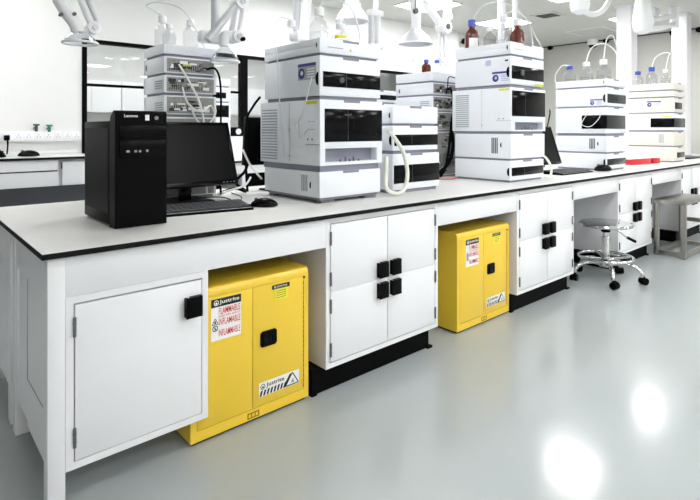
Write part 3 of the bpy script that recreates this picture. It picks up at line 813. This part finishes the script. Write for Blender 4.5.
loose_cable('white cable crossing in front of the turned monitor', [(1.46, 2.55, 1.06), (1.53, 2.60, .98), (1.57, 2.58, .92), (1.61, 2.60, .89)], .006, 'tube_white')
loose_cable('tangled black cable lying behind the first keyboard', [(1.40, 2.72, .806), (1.47, 2.66, .84), (1.53, 2.64, .82), (1.50, 2.70, .87), (1.56, 2.70, .93), (1.57, 2.68, 1.0)], .009)
loose_cable('white cable lying behind the first keyboard', [(1.36, 2.70, .806), (1.44, 2.66, .83), (1.50, 2.60, .86), (1.55, 2.62, .90)], .006, 'tube_white')
loose_cable('black cable dropping beside the second stack', [(3.30, 2.59, 1.50), (3.33, 2.56, 1.46), (3.335, 2.555, 1.3), (3.30, 2.555, 1.15), (3.28, 2.56, 1.0), (3.24, 2.56, .87), (3.20, 2.58, .806)], .010)
loose_cable('black cable bundle falling down the middle rear stack', [(3.36, 2.59, 1.39), (3.345, 2.555, 1.33), (3.30, 2.545, 1.2), (3.31, 2.54, 1.05), (3.27, 2.545, .92), (3.16, 2.57, .83), (3.08, 2.58, .81)], .014)
loose_cable('black cable arching onto the back of the second stack', [(3.27, 2.49, 1.57), (3.27, 2.55, 1.58), (3.29, 2.575, 1.52), (3.29, 2.592, 1.45)], .004)
loose_cable('pink cable lying on the worktop beside the second stack', [(3.0, 2.56, .806), (3.06, 2.45, .806), (3.14, 2.41, .806), (3.24, 2.44, .806)], .004, 'ink_red')
loose_cable('black cable reaching the left side of the third stack', [(4.79, 2.52, 1.36), (4.76, 2.50, 1.33), (4.73, 2.50, 1.25), (4.72, 2.52, 1.12), (4.73, 2.53, .95), (4.74, 2.55, .807)], .006)

# ---------------------------------------------------------------- service poles and columns
def pole(name, label, x, y, z0, r, m='white_steel', sq=None, grp=None):
    t = thing(name, label, 'pole', (x, y, z0), 0, grp)
    h = H_C-z0
    if sq:
        MB().box(-sq[0]/2, sq[0]/2, -sq[1]/2, sq[1]/2, 0, h, b=.004).build('post', m, t)
        MB().box(-sq[0]/2-.02, sq[0]/2+.02, -sq[1]/2-.02, sq[1]/2+.02, h-.03, h-.001, b=.003).build('ceiling_collar', m, t)
    else:
        MB().cyl((0, 0, 0), (0, 0, h-.001), r, k=24).build('post', m, t)
        MB().lathe([(r*2.2, h-.02), (r*2.2, h-.001)], k=24).build('ceiling_collar', m, t)
    return t
pole('service_column', 'white square service column rising between the third and farthest stacks', 7.1, 2.69, .8, 0, sq=(.2, .18))
pole('service_column', 'white square service column behind the farthest stack', 8.19, 2.39, .8, 0, sq=(.2, .18))
pole('service_pole', 'pale round pole rising behind the tall bottle of the second stack', 4.24, 2.70, .8, .035, 'alu')
pole('service_pole', 'bright white round pole behind the amber bottle with white cap', 4.47, 2.70, .8, .022)

# ---------------------------------------------------------------- fume extraction arms
def arm(label, root):
    return thing('extraction_arm', label, 'extraction arm', root, 0, 'ceiling extraction arms')
def AW_(root, name, m, fn, parent=None):
    g = MB(); fn(g); return W(g, name, m, root, parent)
def hood(root, c, r, h, neck_r, m='hood'):
    x, y, z = c
    prof = [(neck_r, h), (neck_r*1.25, h*.92), (r*.55, h*.72), (r*.82, h*.42), (r*.93, h*.14), (r, .03*h), (r, 0), (r*.97, 0), (r*.90, h*.14), (r*.79, h*.42), (r*.52, h*.70), (neck_r*.8, h*.90)]
    g = MB(); g.lathe(prof, (x, y, z), k=32, cap=False); W(g, 'hood', m, root)
    g = MB(); g.tube([(x+r*.985*math.cos(2*PI*i/24), y+r*.985*math.sin(2*PI*i/24), z) for i in range(24)], .006, smooth=0, closed=True); W(g, 'hood_rim', 'white_plastic', root)
def joint(root, p, r, depth=.05, cap='alu'):
    x, y, z = p
    j = AW_(root, 'joint', 'white_plastic', lambda g: g.cyl((x, y-depth/2, z), (x, y+depth/2, z), r, k=24))
    AW_(root, 'joint_cap', cap, lambda g: g.cyl((x, y-depth/2-.008, z), (x, y-depth/2, z), r*.42, k=16), j)
def link(root, name, pts, r, m='white_plastic', smooth=6): AW_(root, name, m, lambda g: g.tube(pts, r, k=16, smooth=smooth))

a = arm('white extraction arm above the left end, in front of the bare wall', (.60, 2.65, H_C))
link(a, 'ceiling_post', [(.60, 2.65, H_C-.001), (.60, 2.65, 1.98)], .03)
AW_(a, 'yoke', 'white_plastic', lambda g: g.box(.53, .69, 2.62, 2.68, 1.94, 2.0, b=.01))
link(a, 'lower_tube', [(.555, 2.65, 1.95), (.565, 2.65, 1.80), (.60, 2.65, 1.72), (.64, 2.65, 1.665), (.655, 2.65, 1.625)], .028)
link(a, 'upper_tube', [(.655, 2.65, 1.95), (.665, 2.65, 1.78), (.715, 2.65, 1.665)], .017, smooth=0)
link(a, 'upper_tube', [(.675, 2.65, 1.95), (.70, 2.65, 1.78), (.738, 2.65, 1.68)], .014, 'alu', smooth=0)
joint(a, (.722, 2.65, 1.652), .03)
link(a, 'link', [(.722, 2.65, 1.645), (.66, 2.65, 1.632)], .014)
hood(a, (.665, 2.65, 1.575), .075, .055, .022)
for x, z in ((.578, 1.69), (.632, 1.70)): AW_(a, 'knob', 'dark_grey', lambda g: g.cyl((x, 2.61, z), (x, 2.635, z), .008, k=12))

a = arm('white extraction arm with clear hood right of the left rear stack', (1.345, 2.65, H_C))
link(a, 'ceiling_post', [(1.345, 2.65, H_C-.001), (1.345, 2.65, 1.70)], .024, 'alu')
AW_(a, 'base_block', 'white_plastic', lambda g: g.box(1.25, 1.38, 2.62, 2.68, 1.645, 1.71, b=.012))
link(a, 'upper_tube', [(1.275, 2.60, 1.65), (1.45, 2.60, 1.875)], .021, 'alu', 0)
joint(a, (1.468, 2.61, 1.885), .04, .09)
link(a, 'lower_tube', [(1.482, 2.58, 1.875), (1.452, 2.58, 1.715)], .012, 'white_plastic', 0)
link(a, 'lower_tube', [(1.462, 2.63, 1.875), (1.432, 2.63, 1.715)], .014, 'alu', 0)
joint(a, (1.447, 2.61, 1.688), .034, .09)
link(a, 'head', [(1.447, 2.61, 1.688), (1.39, 2.61, 1.692), (1.378, 2.61, 1.67), (1.376, 2.61, 1.63)], .027)
AW_(a, 'knob', 'black_plastic', lambda g: g.cyl((1.463, 2.545, 1.672), (1.463, 2.57, 1.672), .012, k=12))
hood(a, (1.383, 2.61, 1.545), .078, .085, .022)

a = arm('white extraction arm behind the bottles of the nearest stack', (1.985, 2.75, H_C))
link(a, 'ceiling_post', [(1.965, 2.75, H_C-.001), (1.965, 2.75, 1.75)], .022, 'alu')
link(a, 'upper_tube', [(2.03, 2.72, 2.10), (1.995, 2.72, 1.78)], .034, smooth=0)
AW_(a, 'base_block', 'white_plastic', lambda g: g.box(1.93, 2.06, 2.69, 2.79, 1.74, 1.80, b=.012))
link(a, 'boom', [(2.03, 2.72, 2.12), (2.2, 2.74, 2.22), (2.44, 2.75, 2.20)], .03)
joint(a, (2.03, 2.72, 2.11), .045, .09)
link(a, 'head', [(2.44, 2.75, 2.21), (2.44, 2.75, 2.04)], .05, smooth=0)
hood(a, (2.44, 2.75, 1.935), .115, .13, .05, 'white_plastic')
link(a, 'return_tube', [(2.5, 2.75, 2.22), (2.66, 2.75, 2.18), (2.67, 2.75, 2.03)], .02)
AW_(a, 'end_block', 'white_plastic', lambda g: g.box(2.60, 2.73, 2.72, 2.78, 2.0, 2.045, b=.01))
link(a, 'lower_tube', [(2.625, 2.75, 2.01), (2.625, 2.75, 1.79)], .02, 'alu', 0)
link(a, 'lower_tube', [(2.69, 2.75, 2.01), (2.69, 2.75, 1.79)], .024, 'white_plastic', 0)
AW_(a, 'end_block', 'white_plastic', lambda g: g.box(2.60, 2.73, 2.72, 2.78, 1.76, 1.80, b=.01))

a = arm('white extraction arm with wide dome hood above the short stack', (3.66, 2.9, .8))
link(a, 'bench_post', [(3.66, 2.9, .8), (3.66, 2.9, 1.80)], .03)
link(a, 'lower_tube', [(3.62, 2.9, 1.76), (3.72, 3.0, 2.08)], .018, 'alu', 0)
link(a, 'lower_tube', [(3.70, 2.9, 1.76), (3.77, 3.0, 2.06)], .018, 'white_plastic', 0)
AW_(a, 'base_block', 'white_plastic', lambda g: g.box(3.59, 3.73, 2.87, 2.93, 1.73, 1.80, b=.012))
joint(a, (3.735, 2.97, 2.09), .06, .10, 'dark_grey')
link(a, 'upper_tube', [(3.735, 2.99, 2.10), (3.39, 2.99, 2.36)], .034, smooth=0)
link(a, 'head', [(3.39, 2.99, 2.37), (3.36, 2.99, 2.28), (3.385, 2.99, 2.16), (3.385, 2.99, 2.03)], .04)
joint(a, (3.38, 2.99, 2.36), .055, .10)
hood(a, (3.385, 2.99, 1.905), .145, .125, .04, 'alu')
link(a, 'knob_wire', [(3.31, 2.93, 2.28), (3.31, 2.93, 2.18)], .004, 'dark_grey', 0)
AW_(a, 'knob', 'dark_grey', lambda g: g.cyl((3.31, 2.915, 2.165), (3.31, 2.94, 2.165), .022, k=18))

a = arm('white extraction arm hanging from ceiling beside the dome hood', (3.83, 3.0, H_C))
link(a, 'ceiling_post', [(3.83, 3.0, H_C-.001), (3.83, 3.0, 2.20)], .038)
AW_(a, 'end_cap', 'white_plastic', lambda g: g.lathe([(.03, 0), (.045, .015), (.045, .06)], (3.83, 3.0, 2.165), k=24))

a = arm('white extraction arm with rounded head hanging before the camera dome', (6.0, 2.4, H_C))
AW_(a, 'head', 'white_plastic', lambda g: g.lathe([(.03, 0), (.075, .03), (.088, .09), (.085, .20), (.06, .30)], (4.78, 2.22, 2.235), k=28))
link(a, 'rod', [(4.84, 2.22, 2.29), (5.0, 2.23, 2.27), (5.3, 2.27, 2.33), (5.6, 2.32, 2.46), (6.0, 2.4, 2.74)], .026)
link(a, 'rod', [(4.82, 2.22, 2.40), (5.0, 2.24, 2.44), (5.3, 2.29, 2.56), (5.75, 2.36, 2.73)], .022)

a = arm('white extraction arm between the two square service columns', (7.6, 2.3, H_C))
AW_(a, 'head', 'white_plastic', lambda g: g.lathe([(.03, 0), (.085, .03), (.11, .12), (.09, .28), (.075, .42), (.075, .5)], (6.31, 2.22, 2.235), k=28))
link(a, 'parallel_tube', [(6.38, 2.21, 2.30), (6.6, 2.21, 2.33), (7.0, 2.24, 2.40), (7.55, 2.3, 2.52)], .034)
link(a, 'parallel_tube', [(6.38, 2.21, 2.41), (6.7, 2.22, 2.46), (7.1, 2.25, 2.54), (7.55, 2.3, 2.62)], .03)
link(a, 'ceiling_post', [(7.6, 2.3, H_C-.001), (7.6, 2.3, 2.48)], .05, smooth=0)
AW_(a, 'bracket', 'alu', lambda g: g.box(6.50, 6.66, 2.16, 2.2, 2.46, 2.56, b=.006))

# ---------------------------------------------------------------- things on the worktop further along
rz_ = math.atan2(2.06-2.202, 6.41-5.765)
t = thing('tray_box', 'flat red box with white lid lying before the farthest stack', 'box', (5.79, 2.14, .8), -.12)
m = MB(); m.box(0, .40, 0, .2, .0, .058, b=.003); m.box(.45, .60, .004, .2, 0, .055, b=.003); m.box(.40, .45, .03, .2, 0, .045); m.build('red_tray', 'red', t)
MB().box(-.004, .604, .006, .205, .058, .078, b=.004).build('lid', 'white_plastic', t)
t = thing('desk_phone', 'black desk phone between the third stack and the red box', 'phone', (5.62, 2.36, .8), -.5)
m = MB(); m.prism([(0, 0), (.16, 0), (.16, .08), (0, .02)], 'YZ', 0, .17); m.build('body', 'black_plastic', t)
MB().box(.02, .15, .09, .14, .085, .12, b=.01).build('handset', 'black_gloss', t)
m = MB(); m.box(.05, .07, .1, .13, .055, .09); m.box(.11, .13, .1, .13, .055, .09); m.build('cradle', 'black_plastic', t)
keyboard((7.95, 2.08, .8), -.02, .48, .22, 'black keyboard on the worktop past the farthest stack')
# ---------------------------------------------------------------- stool
st = thing('lab_stool', 'chrome swivel stool on castors in front of the open knee space', 'stool', (4.2, 1.747, 0))
MB().lathe([(.02, .418), (.175, .418), (.192, .424), (.197, .434), (.192, .445), (.17, .449), (.0005, .449)], k=48).build('seat', 'chrome', st)
MB().lathe([(.07, .405), (.08, .418)], k=24).build('seat_plate', 'black_plastic', st)
MB().lathe([(.028, .372), (.034, .376), (.034, .392), (.026, .396), (.026, .406)], k=24).build('collar', 'black_plastic', st)
MB().lathe([(.033, .12), (.033, .33), (.03, .336), (.022, .338), (.022, .373)], k=28).build('column', 'chrome', st)
MB().lathe([(.05, .105), (.055, .115), (.055, .15), (.036, .165)], k=28).build('hub', 'chrome', st)
rg = [(.195*math.cos(2*PI*i/40), .195*math.sin(2*PI*i/40), .178) for i in range(40)]
g = MB(); g.tube(rg, .0115, k=12, smooth=0, closed=True)
for i in range(4):
    q = PI/4+i*PI/2
    g.tube([(.03*math.cos(q), .03*math.sin(q), .165), (.11*math.cos(q), .11*math.sin(q), .17), (.195*math.cos(q), .195*math.sin(q), .178)], .008, k=8)
g.build('foot_ring', 'chrome', st)
g = MB(); g.tube([(.04, -.03, .408), (.07, -.06, .388), (.105, -.095, .345), (.13, -.115, .325)], .007, k=10); lv = g.build('lever', 'chrome', st)
MB().cyl((.125, -.11, .329), (.175, -.155, .295), .011, k=12).build('lever_grip', 'black_plastic', lv)
for i in range(5):
    q = math.radians(70+72*i); cx, sy = math.cos(q), math.sin(q)
    g = MB(); g.tube([(.04*cx, .04*sy, .13), (.12*cx, .12*sy, .142), (.20*cx, .20*sy, .125), (.245*cx, .245*sy, .085), (.25*cx, .25*sy, .055)], lambda u: .017-.003*u, k=12)
    lg = g.build('leg', 'chrome', st)
    g = MB(); px, py = .25*cx, .25*sy; ux, uy = math.cos(q+.8), math.sin(q+.8)
    for s_ in (-1, 1):
        o1 = Vector((px-uy*.006*s_+ux*.012, py+ux*.006*s_+uy*.012, .0275)); o2 = Vector((px-uy*.026*s_+ux*.012, py+ux*.026*s_+uy*.012, .0275))
        g.cyl(o1, o2, .027, k=20)
    g.cyl((px+ux*.006, py+uy*.006, .03), (px+ux*.006, py+uy*.006, .062), .016, k=14)
    g.build('castor', 'rubber', lg)

# ---------------------------------------------------------------- steel table
tb = thing('steel_table', 'low stainless steel table cut off by the right edge of the photo', 'table', (5.37, 1.535, 0), -.02)
TW, TD, TH = .70, .265, .52
MB().box(-.004, TW+.004, -.004, TD+.004, TH-.034, TH, b=.003).build('top', 'brushed', tb)
for x in (0, TW-.04):
    for y in (0, TD-.04): MB().box(x, x+.04, y, y+.04, .0, TH-.034, b=.002).build('leg', 'brushed', tb)
for y in (0, TD-.036): MB().box(.04, TW-.04, y+.002, y+.036, .012, .05, b=.002).build('rail', 'brushed', tb)
for x in (0, TW-.036): MB().box(x+.002, x+.036, .04, TD-.04, .012, .05, b=.002).build('rail', 'brushed', tb)
for x in (TW-.036,): MB().box(x+.002, x+.036, .04, TD-.04, .25, .288, b=.002).build('rail', 'brushed', tb)

# ---------------------------------------------------------------- benches against the back wall
wbn = thing('wall_bench', 'white bench with black top edge along the bare back wall', 'bench', (-2.95, 4.6, 0))
W(MB().box(-2.95, 1.30, 4.6, YB-.001, .937, .955, b=.002), 'worktop_edge', 'black_core', wbn)
W(MB().box(-2.948, 1.298, 4.602, YB-.002, .955, .957), 'worktop_surface', 'laminate', wbn)
W(MB().box(-2.95, 1.30, 4.66, YB-.002, .725, .937), 'drawer_case', 'white_steel', wbn)
W(MB().box(-2.93, 1.29, 4.74, YB-.002, 0, .725), 'recessed_base', 'dark_grey', wbn)
for x0, x1 in ((-2.2, -1.42), (-1.4, -.62), (-.6, .18), (.2, 1.0)):
    d = W(MB().box(x0, x1, 4.622, 4.66, .728, .934, b=.002), 'drawer_front', 'white_door', wbn)
    W(MB().box(x0+.38, x1-.005, 4.619, 4.6225, .842, .852), 'finger_slot', 'dark_slot', wbn, d)
d = W(MB().box(1.03, 1.295, 4.622, 4.66, .728, .915, b=.002), 'door', 'white_door', wbn)
W(MB().cyl((1.024, 4.618, .862), (1.024, 4.618, .915), .006, k=10), 'hinge', 'dark_grey', wbn, d)
tr = thing('socket_trunking', 'white trunking with a row of sockets above the wall bench', 'trunking', (-2.95, YB, 1.065))
W(MB().box(-2.95, 1.29, YB-.05, YB-.001, 1.068, 1.155, b=.003), 'trunking', 'white_plastic', tr)
for i in range(9):
    x = .70+.075*i-.06
    s_ = W(MB().box(x, x+.066, YB-.056, YB-.05, 1.076, 1.147, b=.002), 'socket', 'white_door', tr)
    g = MB()
    for dx, dz in ((.033, .05), (.022, .03), (.044, .03)): g.box(x+dx-.003, x+dx+.003, YB-.0565, YB-.055, 1.076+dz-.006, 1.076+dz+.006)
    W(g, 'pin_slot', 'vent_grey', tr, s_)
t = tag(MB().box(-2.95, 1.29, YB-.03, YB-.001, .958, .985, b=.002).build('upstand', 'white_steel'), 'low white upstand along the back of the wall bench', 'upstand')
t = thing('plug', 'black plug in the leftmost visible wall socket', 'plug', (.735, YB-.056, 1.10))
MB().box(-.02, .02, -.045, 0, -.02, .025, b=.008).build('plug_body', 'black_plastic', t)
MB().tube([(0, -.04, -.015), (0, -.07, -.06), (-.01, -.10, -.13)], .006).build('cord', 'rubber', t)
for x, z, mt, lb in ((.955, 1.185, 'dark_grey', 'small dark wall tap above the socket trunking'), (1.055, 1.18, 'green', 'small green wall tap above the socket trunking')):
    t = thing('wall_tap', lb, 'tap', (x, YB, z))
    MB().cyl((0, -.001, 0), (0, -.05, 0), .014, k=16).build('spout', 'hinge', t)
    g = MB(); g.cyl((0, -.05, -.03), (0, -.05, .03), .012, k=14); g.box(-.025, .025, -.062, -.042, .02, .035, b=.004); g.build('tap_handle', mt, t)
mouse((.83, 4.80, .957), .2, 'black mouse lying on the wall bench at far left', 1.3)
t = thing('cable_reel', 'black cable heap lying beside the mouse on the wall bench', 'cable', (.60, 4.80, .957))
g = MB()
for i in range(3): g.tube([((.07-.008*i)*math.cos(2*PI*k/16), (.05-.006*i)*math.sin(2*PI*k/16), .01+.016*i) for k in range(16)], .009, smooth=0, closed=True)
g.build('coil', 'rubber', t)
MB().box(-.05, .04, -.03, .03, .045, .065, b=.01).build('adapter', 'black_plastic', t)

wb2 = thing('wall_bench', 'white bench with dark edge under the glazed openings', 'bench', (1.40, 4.6, 0))
W(MB().box(1.40, 6.4, 4.6, YB-.03, .842, .86, b=.002), 'worktop', 'black_core', wb2)
W(MB().box(1.402, 6.398, 4.602, YB-.032, .86, .862), 'worktop_surface', 'laminate', wb2)
W(MB().box(1.40, 6.4, 4.63, 4.66, .73, .842), 'apron', 'white_door', wb2)
for x in (1.41, 2.65, 3.9, 5.15, 6.34):
    W(MB().box(x, x+.05, 4.64, YB-.04, 0, .842), 'support', 'white_steel', wb2)
W(MB().box(1.46, 6.34, 5.1, 5.14, .1, .842), 'back_panel', 'black_kick', wb2)
HX, HY = 2.10, 4.64
G8 = 'instruments on the wall bench'
module('autosampler_module', 'white module with tall dark window on the bench by the glazing', HX, HY, .862, 1.43, .42, .46, window=(.02, .40, .43, .545), group=G8)
module('pump_module', 'white module with dark window strip on top, by the glazing', HX, HY, 1.43, 1.58, .42, .46, window=(.02, .37, .044, .102), group=G8)
module('solvent_tray', 'white tray topping the module by the glazing', HX, HY, 1.58, 1.666, .42, .46, cat='tray')
t = thing('carton', 'white box standing on the bench by the dark window frame', 'box', (2.56, 4.70, .862))
MB().box(0, .26, 0, .22, 0, .24, b=.006).build('carton_body', 'white_plastic', t)
MB().box(.11, .15, -.001, .221, .241, .2425).build('tape', 'ink_grey', t)
t = thing('power_unit', 'black electrical unit lying on the white box', 'device', (2.55, 4.70, 1.105))
MB().box(0, .28, .02, .20, 0, .09, b=.006).build('housing', 'black_plastic', t)
MB().cyl((.10, .019, .045), (.10, .012, .045), .03, k=18).build('dial', 'white_plastic', t)

# ---------------------------------------------------------------- ceiling
def ceiling_light(x, y, label, s=.62, z=H_C):
    t = thing('ceiling_light', label, 'light', (x, y, z), 0, 'square ceiling lights')
    g = MB()
    for q in ((-s/2, s/2, -s/2, -s/2+.02), (-s/2, s/2, s/2-.02, s/2), (-s/2, -s/2+.02, -s/2+.02, s/2-.02), (s/2-.02, s/2, -s/2+.02, s/2-.02)):
        g.box(*q, -.014, -.001)
    g.build('frame', 'white_steel', t)
    MB().box(-s/2+.02, s/2-.02, -s/2+.02, s/2-.02, -.009, -.001).build('diffuser', 'light', t)
    return t
rows = [(4.30, [.4, 3.5, 5.10, 6.80]), (2.86, [1.8, 3.85, 5.9, 7.96]), (.5, [1.8, 3.85, 5.9, 7.96]), (-1.4, [-1.7, 1.8, 3.85, 5.9, 7.96]), (-3.3, [-.25, 1.8, 3.85, 5.9, 7.96]), (-5.2, [-.25, 1.8, 3.85, 5.9, 7.96])]  # three front rows and the leftmost back-row panel are unseen, added as fill
names = ['row by the back wall', 'row above the island bench', 'row above the front aisle', 'added unseen fill row, third from the front wall', 'added unseen fill row, second from the front wall', 'added unseen fill row nearest the front wall']
ords = ['first', 'second', 'third', 'fourth', 'fifth', 'sixth', 'seventh']
for (y, xs), nm in zip(rows, names):
    for i, x in enumerate(xs):
        ceiling_light(x, y, 'square ceiling light, %s from the left in the %s' % (ords[i], nm))
for i, x in enumerate((0.6, 2.2, 3.8, 5.4)):
    ceiling_light(x, YB+1.5, 'square ceiling light beyond the glazing, %s from the left' % ords[i], .62)
t = thing('ceiling_vent', 'square ceiling vent with dark slot right of the second stack', 'vent', (6.82, 3.62, H_C))
g = MB()
for q in ((-.17, .17, -.17, -.13), (-.17, .17, .13, .17), (-.17, -.13, -.13, .13), (.13, .17, -.13, .13)): g.box(*q, -.012, -.001, b=.002)
g.build('frame', 'ceiling', t)
MB().box(-.13, .13, -.13, .13, -.004, -.001).build('opening', 'dark_grey', t)
g = MB()
for i in range(5):
    R = Matrix.Translation((0, -.10+.05*i, -.014)) @ Matrix.Rotation(.6, 4, 'X'); g.rbox(R, -.128, .128, -.022, .022, -.0015, .0015)
g.build('louvre', 'ceiling', t)
t = thing('ceiling_hatch', 'square flush hatch in the ceiling near the dome camera', 'hatch', (8.5, 3.75, H_C))
MB().box(-.30, .30, -.30, .30, -.008, -.001, b=.002).build('hatch_frame', 'white_steel', t)
MB().box(-.27, .27, -.27, .27, -.010, -.008).build('hatch_panel', 'ceiling', t)
t = thing('dome_camera', 'white dome camera hanging under the ceiling at the far wall', 'camera', (9.28, 4.08, H_C))
MB().lathe([(.085, -.10), (.088, -.09), (.088, -.001)], k=28).build('housing', 'white_plastic', t)
MB().lathe([(.02, -.155), (.05, -.14), (.072, -.115), (.075, -.10)], k=28).build('dome', 'black_gloss', t)
for y, lb in ((4.93, 'small black spray nozzle at far left of the ceiling line'), (3.90, 'small black spray nozzle right of the dome camera'), (2.86, 'small black spray nozzle between the two square columns'), (2.50, 'small black spray nozzle right of the farther square column')):
    t = thing('nozzle', lb, 'nozzle', (XW-.05, y, H_C-.03), 0, 'black nozzles along the far ceiling line')
    MB().cyl((.049, 0, 0), (-.03, 0, -.01), .03, .045, k=16).build('nozzle_head', 'black_plastic', t)
    MB().cyl((0, 0, .005), (0, 0, .029), .012, k=10).build('mount', 'dark_grey', t)
t = thing('wall_lamp', 'small black spotlight on the back wall beside the white pilaster', 'lamp', (7.05, YB, 2.60))
MB().cyl((0, -.001, 0), (0, -.08, 0), .015, k=12).build('bracket', 'dark_grey', t)
MB().cyl((-.05, -.10, 0), (.06, -.08, -.01), .05, .03, k=18).build('lamp_head', 'black_plastic', t)

# ---------------------------------------------------------------- seen through the glass
for i, x in enumerate((.9, 1.75, 2.6, 3.45, 4.3, 5.15)):
    t = thing('wall_cupboard', 'white wall cupboard seen through the glazing, %s from the left' % ords[i], 'cupboard', (x, YB+2.84, 1.42), 0, 'wall cupboards beyond the glazing')
    MB().box(0, .84, .02, .359, 0, .46, b=.002).build('carcass', 'white_steel', t)
    for q in (0.004, .422): MB().box(q, q+.414, 0, .02, .004, .456, b=.002).build('door', 'white_door', t)
bb = thing('far_bench', 'pale bench seen through the glazing', 'bench', (.4, YB+2.5, 0))
MB().box(0, 6, 0, .69, .86, .9, b=.002).build('worktop', 'laminate', bb)
MB().box(.02, 5.98, .05, .69, 0, .86).build('cabinet_row', 'white_steel', bb)
for i, (x, r, lb) in enumerate(((1.5, .2, 'crumpled white bag beyond the glazing, nearest the window frame'), (2.05, .23, 'crumpled white bag beyond the glazing, right of the first'), (2.6, .19, 'crumpled white bag beyond the glazing, farthest right'))):
    n = bmesh.new(); bmesh.ops.create_icosphere(n, subdivisions=4, radius=1)
    rr = random.Random(i)
    from mathutils import noise as mn
    for v in n.verts:
        k = 1+.22*mn.noise(v.co*2.3+Vector((i*7, 0, 0)))
        v.co = Vector((v.co.x*r*1.2*k, v.co.y*r*.8*k, max(-.02, (v.co.z*.8+.72)*r*k)+.02))
    mb = MB(); mb.add(n)
    tag(mb.build('bag', 'white_plastic', loc=(x, YB+2.8, .9)), lb, 'bag', 'white bags beyond the glazing')

# ---------------------------------------------------------------- camera, world, view
cam = bpy.data.cameras.new('camera'); co = bpy.data.objects.new('camera', cam); COL.objects.link(co)
co.location = (0, 0, 1.176)
co.rotation_euler = (PI/2, 0, -(PI/2-math.atan2(594, 523)))
cam.sensor_width = 36; cam.lens = 523/700*36; cam.shift_y = -121/700
cam.clip_start = .02
SC.camera = co
w = bpy.data.worlds.new('world'); SC.world = w; w.use_nodes = True
w.node_tree.nodes['Background'].inputs['Color'].default_value = (.8, .85, .9, 1)
w.node_tree.nodes['Background'].inputs['Strength'].default_value = .3
SC.view_settings.view_transform = 'Standard'
SC.view_settings.look = 'None'
SC.view_settings.gamma = 1
SC.view_settings.use_curve_mapping = False
SC.view_settings.exposure = 0.88
